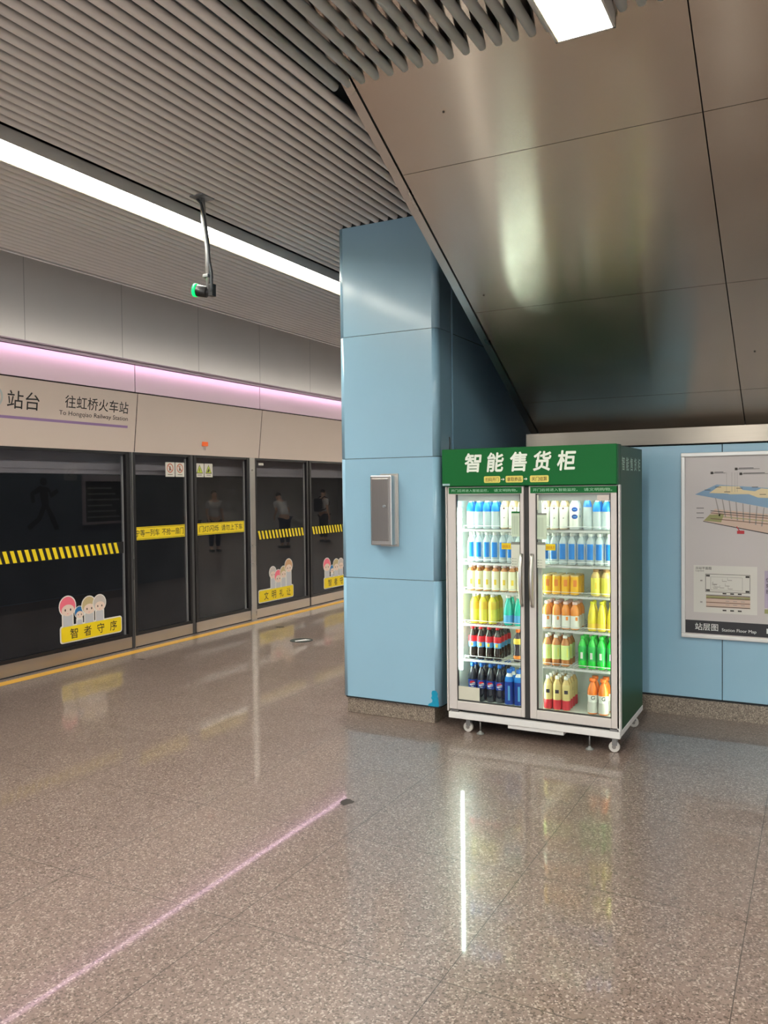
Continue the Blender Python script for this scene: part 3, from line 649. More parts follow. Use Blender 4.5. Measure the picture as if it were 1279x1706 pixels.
def person(loc, rz, label, shirt, trousers, lean=0.0, arm=0.0, pack=False):
    root = empty('person', loc, label, 'person', 'passengers reflected in the dark screen glass'); root.rotation_euler = (0, 0, rz)
    def ln(p):   # lean the upper body forward about the hip
        x, y, z = p
        if z <= .95: return p
        d = z-.95; return (x, y-math.sin(lean)*d, .95+math.cos(lean)*d)
    N = []; E = []
    def nd(x, y, z, rr, par=None):
        N.append((*ln((x, y, z)), rr)); i = len(N)-1
        if par is not None: E.append((par, i))
        return i
    pel = nd(0, 0, .95, (.15, .11)); w = nd(0, 0, 1.08, (.135, .10), pel); ch = nd(0, -.005, 1.28, (.165, .115), w); nk0 = nd(0, .01, 1.42, (.09, .08), ch)
    nk = nd(0, .005, 1.49, .052, nk0); hd0 = nd(0, -.01, 1.555, (.066, .08), nk); hd1 = nd(0, -.005, 1.63, (.076, .092), hd0); nd(0, 0, 1.69, (.06, .075), hd1)
    nd(0, -.105, 1.585, .010, hd0)
    for s in (-1, 1):
        sh = nd(s*.17, .0, 1.39, .058, nk0); el = nd(s*.225, .02-.05*arm, 1.12, .04, sh); wr = nd(s*.215, -.05-.20*arm, .90+.12*arm, .027, el)
        pm = nd(s*.213, -.075-.22*arm, .845+.13*arm, (.022, .034), wr)
        for j, (dy, L_) in enumerate(((-.026, .065), (-.009, .075), (.008, .070), (.024, .055))):
            a = nd(s*.212, -.075-.22*arm+dy, .80+.13*arm, .010, pm); nd(s*.200, -.083-.22*arm+dy, .80-L_+.13*arm, .008, a)
        a = nd(s*.195, -.11-.22*arm, .845+.13*arm, .011, pm); nd(s*.185, -.125-.22*arm, .805+.13*arm, .009, a)
        hp_ = nd(s*.09, 0, .88, .095, pel); kn = nd(s*.10, -.015, .50, .062, hp_); an = nd(s*.10, .015, .10, .042, kn); nd(s*.105, -.12, .045, (.042, .035), an)
    skin_mesh('body', N, E, mat('skin tone', srgb(205, 165, 140), .6), root)
    T = [(0, 0, .93, (.175, .135)), (0, 0, 1.08, (.165, .13)), (0, -.005, 1.28, (.19, .14)), (0, .01, 1.42, (.12, .10))]; TE = [(0, 1), (1, 2), (2, 3)]
    for s in (-1, 1):
        T += [(s*.175, 0, 1.39, .078), (s*.215, .01-.03*arm, 1.20, .06)]; k = len(T); TE += [(3, k-2), (k-2, k-1)]
    T = [(*ln(v[:3]), v[3]) for v in T]
    skin_mesh('shirt', T, TE, shirt, root)
    P = [(0, 0, .96, (.165, .125))]; PE = []
    for s in (-1, 1):
        P += [(s*.09, 0, .86, .112), (s*.10, -.015, .50, .082), (s*.10, .012, .14, .066)]; k = len(P); PE += [(0, k-3), (k-3, k-2), (k-2, k-1)]
    skin_mesh('trousers', P, PE, trousers, root)
    H = [(*ln((0, .03, 1.60)), (.085, .08)), (*ln((0, .02, 1.68)), (.085, .095)), (*ln((0, -.03, 1.725)), (.06, .05))]
    skin_mesh('hair', H, [(0, 1), (1, 2)], mat('black hair', (.012, .01, .01), .5), root)
    for s in (-1, 1):
        obj('shoe', MB().box(s*.105-.048, s*.105+.048, -.17, .075, 0, .075), mat('dark shoe', (.03, .03, .03), .5), None, bevel=.02, origin=(0, 0, 0)).parent = root
    if pack:
        k = empty('backpack', loc, 'black backpack worn by the passenger in a pale shirt', 'backpack'); k.rotation_euler = (0, 0, rz)
        obj('bag', MB().box(-.15, .15, .15, .31, 1.0, 1.44), mat('black nylon', (.012, .012, .015), .7), None, bevel=.05, origin=(0, 0, 0)).parent = k
        st_ = MB()
        for s in (-1, 1): st_.tube([(s*.10, .16, 1.42), (s*.11, .05, 1.50), (s*.115, -.12, 1.42), (s*.12, -.15, 1.25), (s*.15, .05, 1.08), (s*.13, .17, 1.05)], .017, 8)
        obj('strap', st_, mat('black nylon', (1, 1, 1)), None, origin=(0, 0, 0)).parent = k
ws = mat('pale shirt cloth', (.55, .55, .56), .8); gs = mat('grey shirt cloth', (.3, .3, .32), .8); tr_ = mat('dark trousers cloth', (.03, .03, .04), .8); tj = mat('navy trousers cloth', (.04, .05, .09), .8)
person((1.3, 23.0, 0), math.radians(200), 'person in a pale shirt with a black backpack standing far down the platform', ws, tr_, pack=True)
person((.9, 20.2, 0), math.radians(110), 'person in a white shirt leaning forward on the far platform', ws, tj, lean=.5, arm=.7)
person((1.6, 17.0, 0), math.radians(60), 'person in a grey shirt standing with raised forearms on the far platform', gs, tr_, arm=.9)
person((1.9, 18.2, 0), math.radians(-60), 'person in a white shirt and navy trousers facing the others on the far platform', ws, tj, arm=.3)

# ================================================================== VENDING CABINET
FX0, FX1, FY, FYB = -2.284, -1.103, 5.215, 5.95
M_GREEN = mat('green header print', srgb(0, 100, 44), .5, spec=.25)
M_DGREEN = mat('dark green side panel', srgb(12, 72, 44), .4, spec=.25)
M_FRM = mat('silver grey door frame', srgb(205, 200, 198), .35)
M_LINER = mat('white cabinet liner', (.80, .85, .80), .5)
M_PALE = mat('white powder coat', (.72, .72, .72), .4)
M_DOORGL = pane_mat('door glass', (.93, .965, .95), 1.35)
M_TUBE = mat('cabinet tube', (.9, 1, .92), .5, emit=(.86, 1.0, .88), es=FRIDGE*4.2)
M_TUBE2 = mat('cabinet tube soft', (.9, 1, .92), .5, emit=(.93, 1.0, .80), es=FRIDGE*1.7)
vc = empty('vending_cabinet', ((FX0+FX1)/2, FY+.36, 0), 'two-door glass-front vending cabinet with a green header sign', 'vending cabinet')
obj('side_panel', MB().box(FX0, FX0+.028, FY+.055, FYB, .145, 1.945), M_DGREEN, vc)
obj('side_panel', MB().box(FX1-.028, FX1, FY+.04, FYB, .145, 1.945), M_DGREEN, vc)
obj('corner_trim', MB().box(FX1-.02, FX1+.002, FY-.0, FY+.045, .145, 1.70), M_PALE, vc, bevel=.003)
obj('corner_trim', MB().box(FX0-.0, FX0+.012, FY+.0, FY+.055, .145, 1.70), M_FRM, vc, bevel=.003)
obj('cabinet_top', MB().box(FX0+.005, FX1-.005, FY+.05, FYB, 1.69, 1.945), M_DGREEN, vc)
lin = MB().box(FX0+.03, FX1-.03, 5.88, FYB-.01, .15, 1.69).box(FX0+.03, FX0+.045, FY+.06, 5.88, .15, 1.69).box(FX1-.045, FX1-.03, FY+.06, 5.88, .15, 1.69)
lin.box(FX0+.03, FX1-.03, FY+.045, 5.88, .145, .205).box(FX0+.03, FX1-.03, FY+.05, 5.88, 1.65, 1.69)
obj('inner_liner', lin, M_LINER, vc)
obj('mullion_and_light_lip', MB().box(-1.735, -1.662, FY+.045, FY+.085, .2, 1.66).box(-1.662, -1.625, FY+.075, FY+.086, .2, 1.66).box(FX0+.05, FX1-.05, FY+.050, FY+.056, 1.600, 1.655), M_PALE, vc)  # last strip is an added lip hiding the top tube from the floor
obj('door_gasket', MB().box(-1.7225, -1.6875, FY+.012, FY+.044, .165, 1.69).box(FX0+.014, FX1-.02, FY+.03, FY+.045, .15, .18), mat('dark gasket', (.03, .03, .03), .6), vc)
hd = obj('header_sign', MB().box(FX0-.013, FX1-.012, FY-.022, FY+.06, 1.702, 1.955), M_GREEN, vc, bevel=.004)
obj('sign_edge', MB().box(FX1-.012, FX1-.001, FY-.018, FY+.06, 1.702, 1.952), M_DGREEN, hd)
M_TXT = mat('sign white letters', srgb(235, 245, 235), .5)
t = MB()
for i, ch in enumerate('智能售货柜'):
    for dx_, dz_ in ((0, 0), (.005, 0), (.0025, .003), (.0025, -.003)):
        text_into(t, ch, (-2.135+i*.160+dx_, FY-.0235-abs(dz_)*.2-dx_*.2-(.0003 if dz_ < 0 else 0), 1.797+dz_), X, Z, .114, .124, 0, bold=.006, shear=.10)
obj('sign_lettering', t, M_TXT, hd)
M_TAGY = mat('tag yellow', srgb(225, 215, 110), .5)
for k, (a, w) in enumerate(((-1.99, .115), (-1.838, .12), (-1.671, .125))):
    tg = obj('step_tag', poly(MB(), (0, FY-.0235, 0), X, Z, rrect(a, a+w, 1.722, 1.766, .009)), M_TAGY, hd)
    obj('step_lettering', text_into(MB(), ('扫码开门', '拿取商品', '关门结算')[k], (a+.011, FY-.0242, 1.730), X, Z, w-.022, .028, 0, bold=.01), mat('tag brown ink', srgb(110, 80, 20), .6), tg)
    if k < 2:
        xx = a+w+.005; obj('step_arrow', poly(quad(MB(), (xx, FY-.0235, 1.742), X, Z, .018, .004), (xx+.014, FY-.0235, 1.744), X, Z, [(0, -.009), (.011, 0), (0, .009)]), M_TXT, hd)
obj('small_plate', quad(MB(), (FX0-.01, FY-.0235, 1.706), X, Z, .055, .014), mat('plate pale blue', srgb(150, 185, 190), .4), hd)
t = MB()
for i, ch in enumerate('智能售货柜'):
    text_into(t, ch, (FX1+.001, 5.29+i*.128, 1.79), Y, Z, .085, .088, 0, bold=.012)
obj('side_lettering', t, mat('side pale letters', srgb(190, 220, 205), .5), vc)
obj('bottom_rail', MB().box(FX0+.012, FX1, FY-.004, FY+.03, .100, .143).box(FX1-.03, FX1+.003, FY+.03, FYB, .108, .143).box(FX0+.01, FX0+.03, FY+.03, FYB, .108, .143).box(FX0+.02, FX1-.02, FYB-.03, FYB, .108, .143), M_PALE, vc, bevel=.003)
obj('underside', MB().box(FX0+.03, FX1-.03, FY+.03, FYB-.03, .12, .14), M_SEAM, vc)
obj('drip_tray', MB().box(-1.845, -1.465, FY+.005, FY+.12, .074, .106), M_PALE, vc, bevel=.003)
obj('hinge', MB().box(FX1-.065, FX1-.01, FY+.0, FY+.03, .1435, .158), mat('hinge steel', (.25, .25, .25), .35, metal=.8), vc)
obj('hinge', MB().box(FX0+.03, FX0+.085, FY+.0, FY+.03, .1435, .158), mat('hinge steel', (1, 1, 1)), vc)
def caster(x, y):
    b = obj('caster', MB().box(x-.022, x+.022, y-.022, y+.03, .088, .108).box(x-.012, x+.02, y-.019, y-.014, .045, .09).box(x-.012, x+.02, y+.014, y+.019, .03, .09), mat('hinge steel', (1, 1, 1)), vc, bevel=.002)
    obj('wheel', MB().tube([(x, y-.012, .034), (x, y+.012, .034)], .034, 20), mat('nylon wheel', (.62, .60, .57), .5), b, bevel=.003)
    obj('hub', MB().tube([(x, y-.015, .034), (x, y+.015, .034)], .013, 12), mat('hub steel', (.3, .28, .27), .3, metal=.8), b)
caster(-1.150, FY+.05); caster(-2.150, FY+.06); caster(-1.15, FYB-.07); caster(-2.15, FYB-.07)
for fx_, fy_ in ((-1.303, FY+.03), (-2.055, FY+.04), (-1.303, FYB-.08), (-2.055, FYB-.08)):
    f = obj('levelling_foot', MB().tube([(fx_, fy_, .012), (fx_, fy_, .108)], .006, 10), mat('hinge steel', (1, 1, 1)), vc)
    obj('foot_pad', MB().lathe([(.026, 0), (.026, .006), (.012, .014), (.008, .024)], (fx_, fy_, 0), 18), mat('foot grey', (.22, .23, .22), .5), f)
def door(x0, x1, gx0, gx1, side):
    d = obj('door', MB().box(x0, gx0, FY, FY+.03, .162, 1.697).box(gx1, x1, FY, FY+.03, .162, 1.697).box(gx0, gx1, FY, FY+.03, .162, .222).box(gx0, gx1, FY, FY+.03, 1.645, 1.697), M_FRM, vc, bevel=.004)
    tag(d, side+' glass door in a silver frame')
    obj('inner_bead', MB().box(gx0, gx0+.006, FY+.008, FY+.028, .222, 1.645).box(gx1-.006, gx1, FY+.008, FY+.028, .222, 1.645).box(gx0, gx1, FY+.008, FY+.028, .222, .228), mat('dark gasket', (1, 1, 1)), d)
    obj('glass_pane', MB().box(gx0+.001, gx1-.001, FY+.015, FY+.019, .223, 1.644), M_DOORGL, d)
    s = obj('notice_strip', MB().box(x0+.012, x1-.012, FY-.003, FY+.001, 1.650, 1.692), M_GREEN, d)
    t = MB(); w = x1-x0-.06
    text_into(t, '开门后将进入智能监控，', (x0+.03, FY-.0035, 1.661), X, Z, w*.56, .020, 0, bold=.006)
    text_into(t, '请文明购物。', (x0+.03+w*.64, FY-.0035, 1.661), X, Z, w*.34, .020, 0, bold=.006)
    obj('notice_lettering', t, mat('notice pale letters', srgb(150, 200, 170), .5), s)
    return d
dl = door(-2.268, -1.724, -2.208, -1.748+.0, 'left'); dr = door(-1.688, -1.106, -1.643, -1.158, 'right')
def handle(x, d):
    m = MB(); a = []; n = 14
    for i in range(n+1):
        q = i/n; a.append((x, FY-.006-.034*math.sin(math.pi*q)**.6, .905+.345*q))
    m.tube(a, [.011+.004*math.sin(math.pi*i/n) for i in range(n+1)], 10)
    obj('handle', m, M_STEEL, d)
handle(-1.737, dl); handle(-1.665, dr)
PG = FY+.013
sh_ = mat('sheet pale green', srgb(200, 218, 196), .5); sh2 = mat('sheet white', srgb(214, 220, 205), .5); gh = mat('sheet grey head', srgb(120, 125, 118), .5); gl_ = mat('sheet lines', srgb(150, 170, 150), .5); qr = mat('sheet grey block', srgb(150, 155, 148), .5)
def sheet(d, x0, x1, z0, z1, kind):
    mb = MB(); quad(mb, (x0, PG, z0), X, Z, x1-x0, z1-z0, 0)
    e = .0006
    if kind == 0:
        quad(mb, (x0, PG-e, z1-.012), X, Z, x1-x0, .012, 1)
        for k in range(4): quad(mb, (x0+.008+k*.011, PG-e, z0+.015), X, Z, .0025, z1-z0-.045, 2)
    else:
        quad(mb, (x0, PG-e, z1-.018), X, Z, x1-x0, .018, 3)
        for k in range(3): quad(mb, (x0+.008, PG-e, z0+.012+k*.018), X, Z, .006, .006, 1); quad(mb, (x0+.018, PG-e, z0+.013+k*.018), X, Z, .02, .003, 2)
    obj('notice_sheet', mb, [sh_ if kind == 0 else sh2, M_GREEN if kind == 0 and d is dl else gh, gl_, gh], d)
sheet(dl, -1.812, -1.749, 1.362, 1.530, 0); sheet(dl, -1.815, -1.749, 1.165, 1.328, 1)
sheet(dr, -1.640, -1.572, 1.348, 1.520, 0); sheet(dr, -1.642, -1.582, 1.160, 1.330, 1)
def ytag(d, x0):
    b = obj('yellow_tag', quad(MB(), (x0, PG-.001, 1.277), X, Z, .066, .042), mat('yellow tag', srgb(225, 200, 20), .5), d)
    obj('tag_lettering', text_into(MB(), '自助售货', (x0+.006, PG-.0016, 1.286), X, Z, .054, .020, 0, bold=.004), mat('tag red ink', srgb(190, 110, 20), .6), b)
ytag(dl, -1.882); ytag(dr, -1.580)
obj('small_sheet', quad(MB(), (-1.243, PG, 1.600), X, Z, .074, .036), mat('sheet pinkish', srgb(205, 196, 190), .5), dr)
obj('white_sheet', quad(MB(), (-1.641, PG, 1.54), X, Z, .016, .10), mat('sheet white', (1, 1, 1)), dr)
obj('white_card', quad(MB(), (-2.206, PG, .232), X, Z, .158, .092), mat('card cream', srgb(205, 205, 190), .5), dl)
# shelves and tubes
SHZ = [.500, .748, .976, 1.174, 1.406]
SY = 5.305
for z in SHZ:
    for (a, b) in ((-2.225, -1.70), (-1.685, -1.155)):
        m = MB().box(a, b, SY, SY+.006, z-.016, z-.002)
        m.box(a+.01, b-.01, SY+.006, 5.86, z-.006, z-.002) if False else None
        k = a+.02
        while k < b: m.box(k, k+.003, SY+.005, 5.86, z-.006, z-.003); k += .021
        for yy in (SY+.1, SY+.3, SY+.5): m.box(a, b, yy, yy+.004, z-.010, z-.006)
        m.tube([(a+.04, SY+.003, z+.022), (b, SY+.003, z+.022)], .0022, 6)
        m.tube([(a+.04, SY+.003, z), (a+.04, SY+.003, z+.022)], .0022, 6)
        obj('shelf', m, M_PALE, vc)
obj('light_tube', MB().tube([(-2.197, FY+.055, .43), (-2.197, FY+.055, 1.55)], .011, 12), M_TUBE, vc)
obj('light_tube', MB().box(-1.661, -1.652, FY+.088, FY+.10, .24, 1.58), M_TUBE2, vc)
obj('light_tube', MB().box(FX1-.052, FX1-.046, FY+.080, FY+.095, .24, 1.58), M_TUBE2, vc)
obj('light_tube', MB().box(FX0+.1, FX1-.1, FY+.075, FY+.095, 1.640, 1.649), M_TUBE2, vc)
obj('cable', MB().tube([(-2.27, FY+.05, 1.94), (-2.268, FY+.052, 2.0), (-2.27, FY+.05, 2.045)], .003, 6), M_INK, vc)

# ------------------------------------------------------------------ bottles
def plastic(name, c, a=.0, rough=.15):
    """clear liquid-filled plastic: a tinted see-through body with a sheen"""
    return pane_mat(name, c, 1.3, .05, haze=c, hf=a)
CL = {
 'clear': plastic('clear water plastic', (.90, .96, .98), .42),
 'cola': mat('cola', (.02, .009, .006), .12, coat=.5), 'pepsi': mat('dark cola blue', (.010, .012, .025), .12, coat=.5),
 'amber': mat('amber tea', srgb(190, 120, 60), .15, coat=.4), 'peach': mat('peach tea', srgb(240, 150, 60), .15, coat=.4),
 'yellow': mat('yellow drink', srgb(238, 220, 60), .2, coat=.3), 'milk': mat('milk tea', srgb(205, 180, 145), .2, coat=.3),
 'aqua': mat('aqua drink', srgb(30, 195, 175), .12, coat=.5), 'green': mat('green plastic', srgb(20, 205, 60), .15, coat=.5),
 'orange': mat('orange drink', srgb(245, 130, 45), .2, coat=.3), 'gold': mat('golden tea', srgb(215, 185, 120), .2, coat=.3), 'darkorange': mat('dark drink', (.03, .02, .03), .2, coat=.3),
 'white': mat('white plastic', srgb(232, 236, 236), .3),
 'Lblue': mat('label blue', srgb(10, 125, 215), .4), 'Lblue2': mat('label deep blue', srgb(15, 70, 165), .4), 'Lpepsi': mat('label royal blue', srgb(10, 55, 150), .4),
 'Lcream': mat('label cream', srgb(245, 240, 205), .4), 'Lwhite': mat('label white', srgb(238, 238, 232), .4), 'Lred': mat('label red', srgb(215, 30, 45), .4),
 'Lskyl': mat('label light blue', srgb(90, 170, 225), .4), 'Lyellow': mat('label yellow', srgb(240, 205, 70), .4), 'Llemon': mat('label lemon', srgb(238, 230, 90), .4),
 'Lpalegreen': mat('label pale green', srgb(215, 230, 150), .4), 'Lgreen': mat('label green', srgb(40, 180, 80), .4), 'Lorange': mat('label orange', srgb(240, 140, 50), .4),
 'Lgold': mat('label gold', srgb(215, 195, 130), .4), 'Lcrimson': mat('label crimson', srgb(205, 45, 60), .4), 'Lcan': mat('label amber', srgb(248, 190, 40), .4), 'Lgrey': mat('label grey', srgb(200, 198, 192), .4),
 'Cwhite': mat('cap white', srgb(235, 235, 230), .35), 'Cblue': mat('cap blue', srgb(15, 105, 205), .35), 'Cred': mat('cap red', srgb(215, 25, 35), .35), 'Cgreen': mat('cap green', srgb(60, 215, 80), .35),
 'Cpink': mat('cap pink', srgb(238, 205, 200), .35), 'Cyellow': mat('cap yellow', srgb(225, 225, 40), .35), 'Corange': mat('cap orange', srgb(250, 120, 30), .35), 'Cgold': mat('cap brown', srgb(160, 120, 70), .35)}
PROF = {   # (radius, height) fractions of max radius and full height, up to the neck
 'slim': [(.80, 0), (.98, .02), (1, .06), (1, .60), (.97, .66), (.80, .76), (.52, .85), (.42, .88), (.42, .91)],
 'waist': [(.82, 0), (1, .03), (1, .22), (.90, .34), (.90, .42), (1, .54), (.98, .66), (.75, .77), (.45, .86), (.40, .88), (.40, .91)],
 'round': [(.86, 0), (1, .03), (1, .66), (.93, .74), (.72, .82), (.52, .87), (.50, .90)],
 'cone': [(.86, 0), (1, .04), (1, .40), (.92, .52), (.66, .74), (.46, .84), (.42, .88), (.42, .91)],
 'can': [(.86, 0), (1, .03), (1, .93), (.86, .975), (.84, 1.0)]}
def rad_at(prof, z):
    for (r0, z0), (r1, z1) in zip(prof[:-1], prof[1:]):
        if z0 <= z <= z1: return r0+(r1-r0)*(z-z0)/max(1e-6, z1-z0)
    return prof[-1][0]
def make_bottle(name, prof, R_, H, body, cap, labels, extra=None, capr=.46):
    P = PROF[prof]
    b = obj(name, MB().lathe([(r_*R_, z*H) for r_, z in P], n=18), CL[body], origin=(0, 0, 0))
    lm = MB(); mats = []
    for z0, z1, c in labels:
        zz = sorted({z0, z1, *[z for _, z in P if z0 < z < z1]})
        if CL[c] not in mats: mats.append(CL[c])
        lm.lathe([(rad_at(P, z)*R_+.0006, z*H) for z in zz], n=18, mi=mats.index(CL[c]), closed=False)
    if lm.v: obj('label', lm, mats, b)
    if cap:
        z0 = P[-1][1]-.005
        obj('cap', MB().lathe([(capr*R_, z0*H), (capr*R_*1.04, (z0+.02)*H), (capr*R_, H*.995), (capr*R_*.9, H)], n=16), CL[cap], b)
    if extra: extra(b, R_, H, P)
    return b
def patch(mb, R_, a0, a1, pts, mi, z):
    """polygon strip wrapped round the front (-Y) of a bottle: pts = [(angle deg, z0, z1)]"""
    vs = []
    for a, z0, z1 in pts:
        t = math.radians(a-90-0); vs += [(R_*math.cos(t), R_*math.sin(t), z+z0), (R_*math.cos(t), R_*math.sin(t), z+z1)]
    mb.add(vs, [(2*i, 2*i+2, 2*i+3, 2*i+1) for i in range(len(pts)-1)], mi, True)
def ball_logo(b, R_, H, P):   # round red, white and blue emblem, turned a little toward the platform
    z = .45*H; q = .0215; mb = MB(); rr = .94*R_+.0014; off = 16
    def strip(lo, hi, mi, e):
        pts = []
        for i in range(15):
            u = -1+2*i/14; h = math.sqrt(max(0, 1-u*u)); w = .16*math.sin(u*2.6)
            a = max(-h, min(h, lo(u, w))); c = max(-h, min(h, hi(u, w)))
            pts.append((math.degrees(u*q/rr)+off, a*q, c*q))
        patch(mb, rr+e, 0, 0, pts, mi, z)
    strip(lambda u, w: -2, lambda u, w: 2, 1, 0)
    strip(lambda u, w: .28+w, lambda u, w: 2, 0, .0004); strip(lambda u, w: -.8, lambda u, w: -.42+w, 2, .0004)
    strip(lambda u, w: -.10+w*.3, lambda u, w: .12+w*.3, 2, .0006)
    obj('emblem', mb, [CL['Lred'], CL['Lwhite'], CL['Lpepsi']], b)
def ovals(b, R_, H, P):
    mb = MB()
    for z in (.62, .40):
        pts = [(math.degrees(u*.020/R_)+12, -.015*math.sqrt(1-u*u), .015*math.sqrt(1-u*u)) for u in [-1+i/6 for i in range(13)]]
        patch(mb, R_+.0012, 0, 0, pts, 0, z*H)
        patch(mb, R_+.0016, 0, 0, [(a, -.003, .002) for a, _, _ in pts[3:10]], 1, z*H)
    obj('emblem', mb, [CL['Lblue2'], CL['Lskyl']], b)
def darkmarks(b, R_, H, P):
    mb = MB()
    patch(mb, R_+.001, 0, 0, [(2, -.004, .004), (14, -.006, .006), (26, -.004, .004)], 0, .66*H)
    patch(mb, R_+.001, 0, 0, [(8, -.003, .001), (24, -.003, .003)], 0, .36*H)
    obj('emblem', mb, [mat('mark brown', srgb(110, 85, 70), .5)], b)
def gmark(b, R_, H, P):
    mb = MB(); z = .47*H
    for a0, a1 in ((30, 330),):
        n = 14; q0, q1 = .009, .013; vs = []
        for i in range(n+1):
            t = math.radians(a0+(a1-a0)*i/n)
            for q in (q0, q1):
                al = math.radians(14-90)+q*math.cos(t)/R_; vs.append(((R_+.0012)*math.cos(al), (R_+.0012)*math.sin(al), z+q*math.sin(t)))
        mb.add(vs, [(2*i, 2*i+1, 2*i+3, 2*i+2) for i in range(n)], 0)
    patch(mb, R_+.0012, 0, 0, [(14, -.003, .0), (14+math.degrees(.012/R_), -.003, .0)], 0, z)
    obj('emblem', mb, CL['cola'], b)
def speck(c, zf, hh, ang=14, ww=10):
    def f(b, R_, H, P):
        mb = MB(); patch(mb, rad_at(P, zf)*R_+.0014, 0, 0, [(ang-ww, -hh, hh), (ang, -hh, hh), (ang+ww, -hh, hh)], 0, zf*H)
        obj('emblem', mb, CL[c], b)
    return f
def bluepatch(b, R_, H, P):
    mb = MB(); patch(mb, R_+.0008, 0, 0, [(a, -.050, .052) for a in range(-30, 56, 8)], 0, .42*H)
    obj('label', mb, CL['Lblue'], b)
KINDS = {
 'water_pack': lambda: make_bottle('water_bottle', 'slim', .029, .212, 'clear', 'Cblue', [(.56, .86, 'Lblue')]),
 'milk': lambda: make_bottle('milk_tea_bottle', 'round', .028, .213, 'milk', 'Cwhite', [(.04, .70, 'Lwhite')], darkmarks, .56),
 'water': lambda: make_bottle('water_bottle', 'slim', .0285, .207, 'clear', 'Cwhite', [], bluepatch),
 'juice': lambda: make_bottle('juice_bottle', 'round', .0285, .180, 'amber', 'Cpink', [(.04, .76, 'Lcream')], speck('Lyellow', .35, .018, 20, 16), .56),
 'lemon': lambda: make_bottle('lemon_drink_bottle', 'round', .030, .206, 'yellow', 'Cwhite', [(.10, .48, 'Llemon'), (.48, .74, 'Lyellow')], None, .5),
 'aqua': lambda: make_bottle('aqua_drink_bottle', 'cone', .032, .204, 'aqua', 'Cwhite', [(.06, .34, 'Lskyl')]),
 'redcola': lambda: make_bottle('cola_bottle', 'waist', .029, .228, 'cola', 'Cred', [(.36, .52, 'Lskyl'), (.52, .70, 'Lred')], speck('Lyellow', .46, .016, 10, 18)),
 'darkorange': lambda: make_bottle('dark_drink_bottle', 'waist', .029, .222, 'darkorange', 'Corange', [(.1, .2, 'Lorange'), (.55, .72, 'Lyellow')]),
 'bluecola': lambda: make_bottle('cola_bottle', 'waist', .031, .262, 'pepsi', 'Cblue', [(.34, .56, 'Lpepsi')], ball_logo),
 'sport': lambda: make_bottle('sports_drink_bottle', 'round', .031, .245, 'white', 'Cblue', [(.03, .66, 'Lpepsi'), (.66, .80, 'Lblue')], speck('Lskyl', .35, .05, 14, 12), .55),
 'bigwhite': lambda: make_bottle('white_drink_bottle', 'round', .033, .215, 'white', 'Cwhite', [(.08, .74, 'Lwhite')], ovals, .66),
 'bluecap': lambda: make_bottle('blue_capped_bottle', 'slim', .029, .226, 'clear', 'Cblue', [(.66, .88, 'Cblue')]),
 'can': lambda: make_bottle('drink_can', 'can', .029, .130, 'gold', None, [(.04, .93, 'Lcan')], speck('Lorange', .60, .022, 14, 22)),
 'yellowtea': lambda: make_bottle('yellow_tea_bottle', 'round', .031, .176, 'gold', 'Cgold', [(.05, .68, 'Llemon')], speck('Lyellow', .4, .02, 16, 10), .56),
 'peach': lambda: make_bottle('peach_tea_bottle', 'round', .0295, .182, 'peach', 'Cpink', [(.04, .50, 'Lwhite')], speck('Lorange', .40, .012, 30, 14), .56),
 'bright': lambda: make_bottle('bright_yellow_bottle', 'cone', .030, .192, 'yellow', 'Cyellow', [(.04, .26, 'Lyellow')]),
 'palegreen': lambda: make_bottle('tea_bottle', 'round', .0295, .206, 'amber', 'Cwhite', [(.22, .68, 'Lpalegreen')], speck('Llemon', .45, .03, 40, 5), .46),
 'green': lambda: make_bottle('green_drink_bottle', 'waist', .0285, .212, 'green', 'Cgreen', [(.24, .68, 'Lgreen')], speck('Lwhite', .46, .034, 4, 16)),
 'goldred': lambda: make_bottle('tea_bottle', 'round', .0285, .225, 'gold', 'Cwhite', [(.02, .30, 'Lcrimson'), (.30, .76, 'Lgold')], speck('darkorange', .55, .012, 14, 24), .46),
 'orange': lambda: make_bottle('orange_drink_bottle', 'waist', .034, .232, 'orange', 'Corange', [(.04, .34, 'Lgrey'), (.34, .54, 'Lwhite')], gmark, .6)}
def copy_tree(o, loc):
    c = o.copy(); COL.objects.link(c); c.location = loc
    for ch in o.children:
        d = ch.copy(); COL.objects.link(d); d.parent = c
    return c
ORD = ['first', 'second', 'third', 'fourth', 'fifth', 'sixth', 'seventh', 'eighth']
def row(kind, side, shelf, z, xs, depth, what, group, cat='bottle', dy=.064, y0=5.352, blk=''):
    proto = [None]
    for d in range(depth):
        for i, x in enumerate(xs):
            loc = (x+random.uniform(-.0015, .0015), y0+d*dy+random.uniform(-.002, .002), z)
            if kind not in PROTO: PROTO[kind] = KINDS[kind](); o = PROTO[kind]; o.location = loc
            else: o = copy_tree(PROTO[kind], loc)
            o.rotation_euler = (0, 0, random.uniform(-.12, .12))
            rw = '' if depth == 1 else (', front row' if d == 0 else ', %s row' % ORD[d])
            pos = (', %s from left' % ORD[i]) if len(xs) > 1 else ''
            lb = '%s%s%s, %s shelf, %s door' % (what, pos, rw, shelf, side); assert len(lb.split()) <= 16, lb
            tag(o, lb, cat, group)
PROTO = {}
row('water_pack', 'left', 'top', 1.408, [-2.150, -2.090, -2.030, -1.970], 2, 'clear water bottle with blue shoulder', 'clear water bottles on the top shelf')
row('milk', 'left', 'top', 1.408, [-1.905, -1.845, -1.785], 2, 'tan and white milk tea bottle', 'milk tea bottles behind the left door')
row('water', 'left', 'second', 1.176, [-2.150, -2.092, -2.034, -1.976, -1.918, -1.860, -1.802], 3, 'water bottle with a blue label', 'blue-label water bottles behind the left door')
